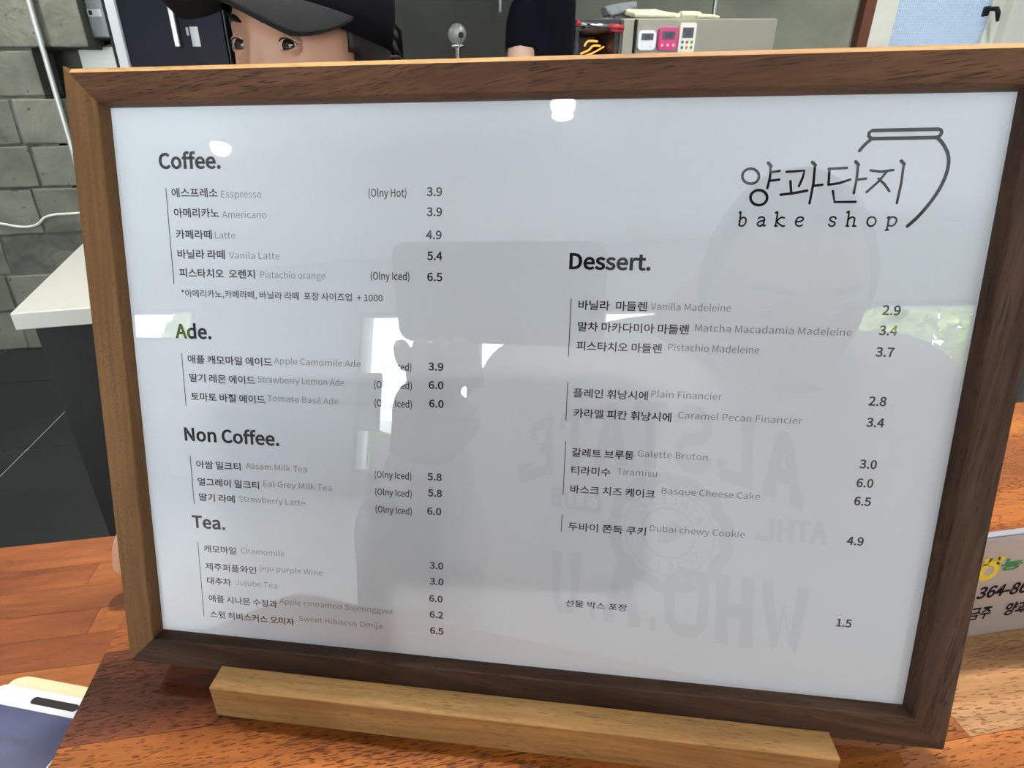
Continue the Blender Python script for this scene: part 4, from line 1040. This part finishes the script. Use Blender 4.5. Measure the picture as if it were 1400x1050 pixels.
# ---- staff member behind the menu
st = thing('person', 'person in a black cap and black top peering over the menu frame', 'person', (0.0, 0.72, FLOOR))
HC = Vector((-0.1020, 0.6300, 0.2660)); HR = Matrix.Rotation(math.radians(-33), 3, 'Z') @ Matrix.Rotation(math.radians(3), 3, 'Y')
head = link('head', head_mesh(), skin_mat, st, True)
head.location = HC - st.location; head.rotation_euler = HR.to_euler()
for s in (1, -1):
    eye_parts(head, s, (0.28 if s > 0 else 0.28, -1, -0.10))
brow(head, 1); brow(head, -1)
hair_cap(head, 0.0115, 0.90)
bm = bmesh.new(); add_tube(bm, [(-0.020, -0.0945, -0.0675), (-0.01, -0.0965, -0.0655), (0, -0.0970, -0.0668), (0.01, -0.0965, -0.0655), (0.020, -0.0945, -0.0675)], [0.001, 0.0035, 0.0036, 0.0035, 0.001], 8); link('lips', mesh_of(bm), lip_mat, head, True)
# loose strands behind the cap
bm = bmesh.new(); rnd = random.Random(4)
for i in range(46):
    a = rnd.uniform(-0.045, 0.045); z0 = rnd.uniform(-0.03, 0.035)
    p0 = Vector((a, 0.095, z0)); L0 = rnd.uniform(0.03, 0.075)
    add_tube(bm, smooth_path([p0, p0 + Vector((0, L0 * 0.6, -0.004)), p0 + Vector((rnd.uniform(-.01, .01), L0, -L0 * rnd.uniform(0.3, 1.2))), p0 + Vector((rnd.uniform(-.01, .01), L0 * 1.05, -L0 * 1.6 - 0.03))], 3), [0.0030] * 4 + [0.0022] * 4 + [0.0010] * 2, 5)
st_h = link('hair_strands', mesh_of(bm), hair_mat, head, True); st_h['kind'] = 'stuff'
# cap
CT = Matrix.Rotation(math.radians(6), 3, 'Y') @ Matrix.Rotation(math.radians(-9), 3, 'X')
bm = bmesh.new(); G_ = []; nu, nv = 72, 20
for j in range(nv + 1):
    ph = 0.5 * PI * j / nv; row = []
    for i in range(nu):
        th = 2 * PI * i / nu
        p = Vector((math.sin(ph) ** 0.85 * math.sin(th) * 0.0845, -math.sin(ph) ** 0.85 * math.cos(th) * 0.105 + 0.004, 0.040 + math.cos(ph) * 0.100))
        seam = abs(((th / (PI / 3)) + 0.5) % 1 - 0.5)
        p *= 1 - 0.006 * math.exp(-(seam / 0.03) ** 2)
        row.append(bm.verts.new(CT @ p))
    G_.append(row)
for j in range(nv):
    for i in range(nu): bm.faces.new((G_[j][i], G_[j + 1][i], G_[j + 1][(i + 1) % nu], G_[j][(i + 1) % nu]))
lo = [bm.verts.new(CT @ Vector((math.sin(2 * PI * i / nu) * 0.0845, -math.cos(2 * PI * i / nu) * 0.105 + 0.004, 0.018))) for i in range(nu)]
for i in range(nu): bm.faces.new((G_[nv][i], lo[i], lo[(i + 1) % nu], G_[nv][(i + 1) % nu]))
bmesh.ops.remove_doubles(bm, verts=bm.verts[:], dist=1e-5)
bmesh.ops.solidify(bm, geom=bm.faces[:], thickness=0.0015); bmesh.ops.recalc_face_normals(bm, faces=bm.faces[:])
cap = link('cap', mesh_of(bm), cap_crown, head, True)
def brim_pt(u, v, dz):
    th = u * 1.22
    b = Vector((math.sin(th) * 0.0855, -math.cos(th) * 0.106 + 0.004, 0.032))
    ext = 0.082 * max(0.0, math.cos(u * PI / 2)) ** 0.8
    p = b + Vector((math.sin(th) * 0.10, -1, 0)) * ext * v
    p.z += -0.016 * v * (ext / 0.08) - 0.040 * min(1.0, (p.x / 0.085) ** 2) * v * min(1.0, ext / 0.045) + dz
    return CT @ p
for nm, dz, mt in (('brim', 0.0, cap_mat), ('brim_lining', -0.0022, cap_dark)):
    bm = bmesh.new(); G_ = [[bm.verts.new(brim_pt(-1 + 2 * i / 40, j / 14, dz)) for j in range(15)] for i in range(41)]
    for i in range(40):
        for j in range(14):
            try: bm.faces.new((G_[i][j], G_[i + 1][j], G_[i + 1][j + 1], G_[i][j + 1]))
            except ValueError: pass
    bmesh.ops.remove_doubles(bm, verts=bm.verts[:], dist=1e-5)
    bmesh.ops.recalc_face_normals(bm, faces=bm.faces[:])
    bmesh.ops.solidify(bm, geom=bm.faces[:], thickness=0.0018); bmesh.ops.recalc_face_normals(bm, faces=bm.faces[:])
    link(nm, mesh_of(bm), mt, cap, True) if nm == 'brim' else link(nm, mesh_of(bm), mt, cap, True)
# body: neck, forearm and hand as one skin surface
bm = bmesh.new()
add_tube(bm, [HC + Vector((0.01, 0.03, -0.05)), HC + Vector((0.02, 0.06, -0.13)), Vector((-0.04, 0.76, 0.05))], [0.05, 0.052, 0.062], 20)
HZ = ZC + 0.014
add_tube(bm, smooth_path([(-0.16, 0.47, -0.02), (-0.105, 0.34, 0.020), (-0.090, 0.25, 0.028), (-0.094, 0.215, 0.020)], 5), [0.040] * 6 + [0.034] * 5 + [0.027] * 5, 18)
bm2 = bmesh.new(); HS = Vector((0.0195, 0.0150, -0.006))
# palm lying on the board, fingers over its left edge
add_tube(bm2, smooth_path([Vector(q) + HS for q in ((-0.116, 0.222, 0.022), (-0.122, 0.190, 0.014), (-0.136, 0.163, 0.008), (-0.148, 0.150, 0.004))], 4), [0.027, 0.028, 0.030, 0.032, 0.034, 0.035, 0.036, 0.037, 0.038, 0.037, 0.034, 0.030, 0.026], 18, True, ((0.2, 0.1, 1), 0.42))
F_ = [((-0.150, 0.128, 0.004), (-0.75, -0.55, 0.05), (-0.85, -0.35, -0.55), (-0.40, -0.20, -1.0), (0.030, 0.022, 0.017), 0.0082, 0.0066),
      ((-0.160, 0.142, 0.004), (-0.95, -0.30, 0.10), (-0.85, -0.15, -0.60), (-0.35, -0.10, -1.0), (0.032, 0.024, 0.019), 0.0084, 0.0068),
      ((-0.163, 0.157, 0.004), (-1.0, -0.05, 0.05), (-0.85, 0.0, -0.65), (-0.30, 0.0, -1.0), (0.029, 0.022, 0.018), 0.0080, 0.0064),
      ((-0.158, 0.172, 0.003), (-1.0, 0.18, 0.0), (-0.80, 0.12, -0.70), (-0.30, 0.05, -1.0), (0.024, 0.017, 0.015), 0.0072, 0.0058)]
for b, d1, d2, d3, ln, r0, r1 in F_: finger(bm2, Vector(b) + HS, (d1, d2, d3), ln, r0, r1)
finger(bm2, Vector((-0.116, 0.178, 0.004)) + HS, ((-0.1, -1, -0.05), (-0.35, -1, -0.15), (-0.6, -1, -0.05)), (0.022, 0.020, 0.016), 0.0105, 0.0078)
hand_me = remeshed(bm2, 0.0022, 3)
body_me = remeshed(bm, 0.006, 3)
child('neck_and_forearm', st, body_me, skin_mat); hnd = child('hand', st, hand_me, skin_mat)
# black top and apron, trousers
bm = bmesh.new()
add_tube(bm, smooth_path([(-0.03, 0.765, 0.065), (-0.02, 0.775, 0.0), (0.0, 0.78, -0.18), (0.0, 0.76, -0.36), (0.0, 0.75, -0.46)], 4), [0.075, 0.10, 0.13, 0.15, 0.16, 0.165, 0.165, 0.16, 0.155, 0.15, 0.148, 0.148, 0.15, 0.155, 0.16, 0.162, 0.165], 24, True, ((0, 1, 0), 0.68))
for s in (-1, 1): add_ball(bm, (s * 0.15 - 0.02, 0.77, -0.02), 0.062)
add_tube(bm, smooth_path([(-0.17, 0.77, -0.02), (-0.195, 0.66, -0.13), (-0.165, 0.50, -0.06), (-0.135, 0.40, 0.0)], 5), [0.062] * 5 + [0.055] * 6 + [0.046] * 5, 18)
add_tube(bm, smooth_path([(0.13, 0.77, -0.02), (0.21, 0.72, -0.14), (0.19, 0.64, -0.26), (0.10, 0.60, -0.26)], 5), [0.062] * 5 + [0.055] * 6 + [0.046] * 5, 18)
child('black_top', st, remeshed(bm, 0.009, 4), black_cloth)
bm = bmesh.new()
for s in (-1, 1):
    add_tube(bm, smooth_path([(s * 0.085, 0.75, -0.42), (s * 0.10, 0.68, -0.62), (s * 0.10, 0.74, -0.86)], 4), [0.095] * 3 + [0.075] * 3 + [0.06] * 3, 18)
child('trousers', st, remeshed(bm, 0.01, 3), black_cloth)
for s in (-1, 1):
    bm = bmesh.new(); add_ball(bm, (s * 0.10, 0.70, FLOOR + 0.045), 1.0, 16, 10, (0.045, 0.125, 0.044)); child('shoe', st, mesh_of(bm), black_plastic)

# ---- second staff member, black T-shirt, back towards us
s2 = thing('person', 'person in a black t-shirt turned away, standing left of the metal post', 'person', (0.57, 1.86, FLOOR))
bm = bmesh.new()
add_tube(bm, smooth_path([(0.50, 1.86, 0.52), (0.495, 1.86, 0.47), (0.49, 1.86, 0.25), (0.49, 1.86, 0.02), (0.49, 1.86, -0.12)], 4), [0.06, 0.075, 0.082, 0.086, 0.088, 0.09, 0.09, 0.092, 0.095, 0.1, 0.1, 0.1, 0.105, 0.11, 0.115, 0.12, 0.12], 24, True, ((0, 1, 0), 1.1))
add_ball(bm, (0.435, 1.84, 0.445), 0.052); add_ball(bm, (0.515, 1.87, 0.46), 0.045)
add_tube(bm, [(0.435, 1.84, 0.45), (0.418, 1.82, 0.41), (0.408, 1.80, 0.338)], [0.054, 0.052, 0.050], 18)
add_tube(bm, [(0.52, 1.89, 0.45), (0.522, 1.90, 0.39), (0.522, 1.88, 0.345)], [0.052, 0.05, 0.048], 18)
child('tshirt', s2, remeshed(bm, 0.009, 4), black_cloth)
bm = bmesh.new()
add_tube(bm, smooth_path([(0.413, 1.805, 0.385), (0.405, 1.79, 0.28), (0.40, 1.77, 0.16), (0.44, 1.88, 0.04), (0.46, 1.96, 0.02)], 4), [0.040, 0.043, 0.042, 0.041, 0.040, 0.040, 0.039, 0.037, 0.035, 0.034, 0.032, 0.03, 0.028, 0.026, 0.028, 0.030, 0.024], 16)
add_tube(bm, smooth_path([(0.522, 1.88, 0.37), (0.54, 1.90, 0.2), (0.52, 1.98, 0.07)], 4), [0.042] * 4 + [0.034] * 5, 16)
add_tube(bm, [(0.50, 1.86, 0.50), (0.50, 1.855, 0.60)], [0.055, 0.052], 18)
for k in range(4): finger(bm, (0.445 + k * 0.012, 1.965, 0.018), ((0.1, 1, -0.2), (0.1, 1, -0.6), (0, 0.8, -1)), (0.03, 0.022, 0.018), 0.009, 0.007)
child('arms_and_neck', s2, remeshed(bm, 0.0055, 2), skin_mat2)
h2 = link('head', head_mesh(), skin_mat2, s2, True); h2.location = Vector((0.50, 1.855, 0.70)) - s2.location; h2.rotation_euler = (0, 0, math.radians(160))
hair_cap(h2, 0.010, 1.15)
bm = bmesh.new()
for s in (-1, 1): add_tube(bm, smooth_path([(0.49 + s * 0.06, 1.86, -0.08), (0.49 + s * 0.075, 1.85, -0.48), (0.49 + s * 0.075, 1.87, -0.86)], 4), [0.095] * 3 + [0.075] * 3 + [0.06] * 3, 18)
child('trousers', s2, remeshed(bm, 0.01, 3), black_cloth)
for s in (-1, 1):
    bm = bmesh.new(); add_ball(bm, (0.49 + s * 0.075, 1.91, FLOOR + 0.045), 1.0, 16, 10, (0.045, 0.125, 0.044)); child('shoe', s2, mesh_of(bm), black_plastic)

# ---- customer taking the photograph, seen mirrored in the menu cover
cu = thing('person', 'person in a pale lettered sweatshirt holding a phone, mirrored in the menu cover', 'person', (0.03, -0.55, FLOOR))
bm = bmesh.new()
add_tube(bm, smooth_path([(0.04, -0.50, 0.225), (0.04, -0.51, 0.17), (0.035, -0.53, 0.0), (0.03, -0.54, -0.2), (0.03, -0.54, -0.36)], 4), [0.085, 0.12, 0.17, 0.205, 0.225, 0.23, 0.232, 0.232, 0.23, 0.228, 0.226, 0.225, 0.224, 0.222, 0.22, 0.215, 0.205], 32, True, ((0, 1, 0), 0.52))
for s in (-1, 1): add_ball(bm, (0.04 + s * 0.190, -0.52, 0.135), 0.080)
add_tube(bm, [(-0.185, -0.49, 0.06), (-0.19, -0.47, -0.08), (-0.18, -0.46, -0.24)], [0.07, 0.075, 0.07], 20)
# the raised arm holding the phone: sleeve
add_tube(bm, smooth_path([(-0.165, -0.51, 0.10), (-0.245, -0.45, -0.06), (-0.225, -0.37, -0.13), (-0.185, -0.275, 0.00), (-0.160, -0.225, 0.065)], 5), [0.076] * 6 + [0.078] * 5 + [0.066] * 5 + [0.046] * 5, 20)
add_tube(bm, smooth_path([(0.235, -0.51, 0.10), (0.285, -0.48, -0.10), (0.27, -0.42, -0.22), (0.20, -0.34, -0.24)], 5), [0.078] * 6 + [0.074] * 5 + [0.056] * 5, 20)
sw_me = remeshed(bm, 0.008, 4)
# soft folds
_nr = [v.normal.copy() for v in sw_me.vertices]
for v, nr in zip(sw_me.vertices, _nr):
    v.co += nr * (0.004 * noise.noise(Vector((v.co.x * 7, v.co.y * 7, v.co.z * 13))))
bvh = BVHTree.FromPolygons([v.co.copy() for v in sw_me.vertices], [p.vertices[:] for p in sw_me.polygons])
sweat = child('sweatshirt', cu, sw_me, sweat_mat)
def shirt_text(s, xr, xl, z, cap, wt=0.014, arch=0.0, outline=0.0):
    """reads from the wearer's right (xr) to left (xl)"""
    me = text_mesh(s, wt * CAP / 0.29, 2); bm = bmesh.new(); bm.from_mesh(me)
    xs = [v.co.x for v in bm.verts]; a, b = min(xs), max(xs)
    for v in bm.verts:
        t = (v.co.x - a) / (b - a); zz = z + v.co.y * cap / CAP + arch * (1 - (2 * t - 1) ** 2)
        v.co = Vector((xr + (xl - xr) * t, 0, zz))
    bmesh.ops.triangulate(bm, faces=bm.faces[:])
    bmesh.ops.subdivide_edges(bm, edges=[e for e in bm.edges if e.calc_length() > 0.02], cuts=2)
    for v in bm.verts:
        h = bvh.ray_cast(Vector((v.co.x, -0.25, v.co.z)), Vector((0, -1, 0)))[0]
        v.co.y = min(h.y if h else -0.42, -0.395) + 0.0015
    m = mesh_of(bm)
    for v in m.vertices: v.co -= cu.location
    return link('shirt_lettering', m, print_mat, sweat)
shirt_text('ATHL.', 0.175, 0.110, -0.004, 0.020, 0.022)
shirt_text('CLUB', -0.038, -0.100, 0.004, 0.020, 0.022)
SLAB = {'W': ([[(0, 7), (1.3, 0), (2.5, 5), (3.7, 0), (5, 7)], [(-0.7, 6.9), (0.9, 6.9)], [(4.1, 6.9), (5.7, 6.9)]], 5),
        'H': ([[(0.7, 0), (0.7, 7)], [(4.3, 0), (4.3, 7)], [(0.7, 3.5), (4.3, 3.5)], [(-0.3, 0.1), (1.7, 0.1)], [(-0.3, 6.9), (1.7, 6.9)], [(3.3, 0.1), (5.3, 0.1)], [(3.3, 6.9), (5.3, 6.9)]], 5),
        'O': ([[(1.3, 0), (3.7, 0), (5, 1.3), (5, 5.7), (3.7, 7), (1.3, 7), (0, 5.7), (0, 1.3), (1.3, 0), (3.7, 0)]], 5),
        'A': ([[(0.4, 0), (2.1, 6.9)], [(4.6, 0), (2.9, 6.9)], [(1.6, 6.9), (3.4, 6.9)], [(1.3, 2.4), (3.7, 2.4)], [(-0.6, 0.1), (1.4, 0.1)], [(3.6, 0.1), (5.6, 0.1)]], 5),
        'U': ([[(0.7, 7), (0.7, 1.4), (1.8, 0.1), (3.2, 0.1), (4.3, 1.4), (4.3, 7)], [(-0.3, 6.9), (1.7, 6.9)], [(3.3, 6.9), (5.3, 6.9)]], 5),
        'L': ([[(1, 7), (1, 0.1)], [(0, 0.1), (4.8, 0.1), (4.8, 1.9)], [(0, 6.9), (2, 6.9)]], 5),
        'S': ([[(4.7, 5.2), (4.7, 5.8), (3.7, 6.9), (1.3, 6.9), (0.3, 5.8), (0.3, 4.7), (1.3, 3.7), (3.7, 3.3), (4.7, 2.3), (4.7, 1.2), (3.7, 0.1), (1.3, 0.1), (0.3, 1.2), (0.3, 1.8)]], 5),
        'T': ([[(0, 5.2), (0, 6.9), (5, 6.9), (5, 5.2)], [(2.5, 6.9), (2.5, 0.1)], [(1.4, 0.1), (3.6, 0.1)]], 5),
        'E': ([[(0, 0.1), (4.6, 0.1), (4.6, 1.9)], [(1, 0.1), (1, 6.9)], [(0, 6.9), (4.6, 6.9), (4.6, 5.1)], [(1, 3.5), (3.2, 3.5)]], 5),
        '.': ([[(0.1, 0.1), (0.9, 0.1)]], 1)}
def slab_text(s, xr, xl, z, cap, arch):
    bm = bmesh.new(); x = 0; tot = sum(SLAB[c][1] + 2.0 for c in s) - 2.0
    for c in s:
        st_, wd = SLAB[c]
        for pl in st_: add_stroke(bm, [(x + a, b) for a, b in pl], 1.65, 0, False, False)
        x += wd + 2.0
    bmesh.ops.triangulate(bm, faces=bm.faces[:])
    for _ in range(2): bmesh.ops.subdivide_edges(bm, edges=[e for e in bm.edges if e.calc_length() > 1.6], cuts=1)
    bmesh.ops.triangulate(bm, faces=bm.faces[:])
    for v in bm.verts:
        t = v.co.x / tot; X = xr + (xl - xr) * t; Zz = z + v.co.y / 7 * cap + arch * (1 - (2 * t - 1) ** 2)
        h = bvh.ray_cast(Vector((X, -0.25, Zz)), Vector((0, -1, 0)))[0]
        v.co = Vector((X, min(h.y if h else -0.42, -0.395) + 0.0018, Zz)) - cu.location
    link('shirt_lettering', mesh_of(bm), print_mat, sweat)
slab_text('ALSTATE', 0.148, -0.126, 0.034, 0.056, 0.030)
slab_text('WHO.A.U', 0.155, -0.095, -0.112, 0.058, 0.006)
def shirt_shape(polys, z=0):
    bm = bmesh.new()
    for pl in polys:
        if isinstance(pl, tuple): pts, wd = pl; add_stroke(bm, pts, wd, 0, True)
        else: bm.faces.new([bm.verts.new((p[0], p[1], 0)) for p in pl])
    bmesh.ops.triangulate(bm, faces=bm.faces[:])
    bmesh.ops.subdivide_edges(bm, edges=[e for e in bm.edges if e.calc_length() > 0.015], cuts=2)
    for v in bm.verts:
        x, zz = v.co.x, v.co.y
        h = bvh.ray_cast(Vector((x, -0.25, zz)), Vector((0, -1, 0)))[0]
        v.co = Vector((x, min(h.y if h else -0.42, -0.395) + 0.0015, zz))
    m = mesh_of(bm)
    for v in m.vertices: v.co -= cu.location
    link('shirt_emblem', m, print_mat, sweat)
EC = (0.030, -0.008)
def circ(r, n=48, sc=0.0, k=16): return [(EC[0] + (r + sc * abs(math.sin(k * PI * i / n / 1.0 * 0.5))) * math.cos(2 * PI * i / n), EC[1] + (r + sc * abs(math.sin(k * PI * i / n * 0.5))) * math.sin(2 * PI * i / n)) for i in range(n)]
shirt_shape([(circ(0.052, 64, 0.005, 26), 0.012), (circ(0.044), 0.0015), (circ(0.026), 0.002), [(EC[0] + a, EC[1] + b) for a, b in ((0.016, 0.008), (0.006, 0.014), (-0.006, 0.004), (-0.012, -0.012), (-0.002, -0.012), (0.008, -0.006), (0.016, 0.0))]])
def ring_text(s, r, a0, a1, cap):
    """letters around the emblem, seen by someone facing the wearer"""
    n = len(s)
    for i, ch in enumerate(s):
        if ch == ' ': continue
        a = math.radians(a0 + (a1 - a0) * i / max(1, n - 1)); me = text_mesh(ch, 0.01 * CAP / 0.29, 1)
        xs = [v.co.x for v in me.vertices]; cx = (min(xs) + max(xs)) / 2; k = cap / CAP
        up = a1 < a0
        for v in me.vertices:
            lx = (v.co.x - cx) * k; ly = v.co.y * k - cap / 2
            if up: px = (r + ly) * math.cos(a) + lx * math.sin(a); pz = (r + ly) * math.sin(a) - lx * math.cos(a)
            else: px = (r - ly) * math.cos(a) - lx * math.sin(a); pz = (r - ly) * math.sin(a) + lx * math.cos(a)
            x, z = EC[0] - px, EC[1] + pz
            h = bvh.ray_cast(Vector((x, -0.25, z)), Vector((0, -1, 0)))[0]
            v.co = Vector((x, (h.y if h else -0.42) + 0.0016, z)) - cu.location
        link('shirt_lettering', me, print_mat, sweat)
ring_text('SPIRIT', 0.0345, 215, 300, 0.0085); ring_text('ATHLETIC', 0.0345, 150, 30, 0.0085)
# neck, head, hands
bm = bmesh.new()
add_tube(bm, [(0.045, -0.50, 0.20), (0.075, -0.455, 0.225), (0.110, -0.43, 0.21)], [0.058, 0.054, 0.052], 18)
child('neck', cu, remeshed(bm, 0.006, 2), skin_mat2)
h3 = link('head', head_mesh(), skin_mat2, cu, True); h3.location = Vector((0.128, -0.400, 0.232)) - cu.location
h3.scale = (0.92, 0.92, 0.92)
h3.rotation_euler = (Matrix.Rotation(math.radians(168), 3, 'Z') @ Matrix.Rotation(math.radians(24), 3, 'X')).to_euler()
for s in (1, -1): eye_parts(h3, s, (0, -1, -0.3)); brow(h3, s)
hair_cap(h3, 0.009, 1.05)
bm = bmesh.new(); add_tube(bm, [(-0.020, -0.0945, -0.0675), (-0.01, -0.0965, -0.0655), (0, -0.0970, -0.0668), (0.01, -0.0965, -0.0655), (0.020, -0.0945, -0.0675)], [0.001, 0.0035, 0.0036, 0.0035, 0.001], 8); link('lips', mesh_of(bm), lip_mat, h3, True)
bm = bmesh.new()
add_tube(bm, smooth_path([(-0.175, -0.24, 0.055), (-0.150, -0.215, 0.090), (-0.130, -0.200, 0.118)], 4), [0.028, 0.028, 0.029, 0.031, 0.034, 0.037, 0.038, 0.036, 0.030], 18, True, ((0.3, 1, -0.6), 0.5))
for k in range(4):
    b = Vector((-0.150 + k * 0.017, -0.190 + k * 0.001, 0.125 + k * 0.001))
    finger(bm, b, ((0.1, 0.5, 0.7), (0.05, 0.75, 0.15), (0.0, 0.4, 0.5)), (0.020, 0.016, 0.012), 0.0085, 0.0068)
finger(bm, (-0.130, -0.205, 0.120), ((0.3, -0.1, 1), (0.5, 0.1, 1), (0.6, 0.2, 1)), (0.024, 0.022, 0.018), 0.0105, 0.008)
child('hand', cu, remeshed(bm, 0.003, 2), skin_mat2)
bm = bmesh.new()
add_tube(bm, smooth_path([(0.205, -0.345, -0.24), (0.14, -0.315, -0.235), (0.10, -0.305, -0.235)], 4), [0.026, 0.027, 0.028, 0.031, 0.034, 0.036, 0.036, 0.034, 0.028], 18, True, ((0, 0.2, 1), 0.5))
for k in range(4): finger(bm, (0.100, -0.33 + k * 0.017, -0.235), ((-1, 0.05, 0), (-1, 0, -0.2), (-0.8, 0, -0.5)), (0.030, 0.022, 0.016), 0.0085, 0.0068)
finger(bm, (0.14, -0.29, -0.23), ((-0.6, 1, 0.1), (-0.8, 0.7, 0), (-1, 0.4, 0)), (0.02, 0.02, 0.016), 0.0105, 0.008)
child('hand', cu, remeshed(bm, 0.003, 2), skin_mat2)
bm = bmesh.new()
for s in (-1, 1): add_tube(bm, smooth_path([(0.03 + s * 0.10, -0.54, -0.33), (0.03 + s * 0.11, -0.54, -0.60), (0.03 + s * 0.11, -0.56, -0.86)], 4), [0.115] * 3 + [0.085] * 3 + [0.065] * 3, 18)
child('jeans', cu, remeshed(bm, 0.012, 3), denim)
for s in (-1, 1):
    bm = bmesh.new(); add_ball(bm, (0.03 + s * 0.11, -0.51, FLOOR + 0.045), 1.0, 16, 10, (0.045, 0.13, 0.044)); child('shoe', cu, mesh_of(bm), shoe_mat)
# the phone, held sideways right behind the lens
cm = cam.matrix_world
ph_ = thing('phone', 'dark phone held sideways by the photographer, mirrored in the cover', 'phone')
ph_.matrix_world = cm @ Matrix.Translation((0, 0, 0.0035))
bm = bmesh.new(); add_prism(bm, rounded(-0.117, 0.036, -0.061, 0.013, 0.010), 0.0, 0.008)
bmesh.ops.bevel(bm, geom=bm.edges[:], offset=0.0012, segments=2, affect='EDGES'); link('phone_body', mesh_of(bm), phone_mat, ph_, False)
bm = bmesh.new(); add_prism(bm, rounded(-0.114, 0.033, -0.058, 0.010, 0.008), 0.0081, 0.0083); link('phone_screen', mesh_of(bm), dark_glass, ph_)

for o in COL.items: scene.collection.objects.link(o)
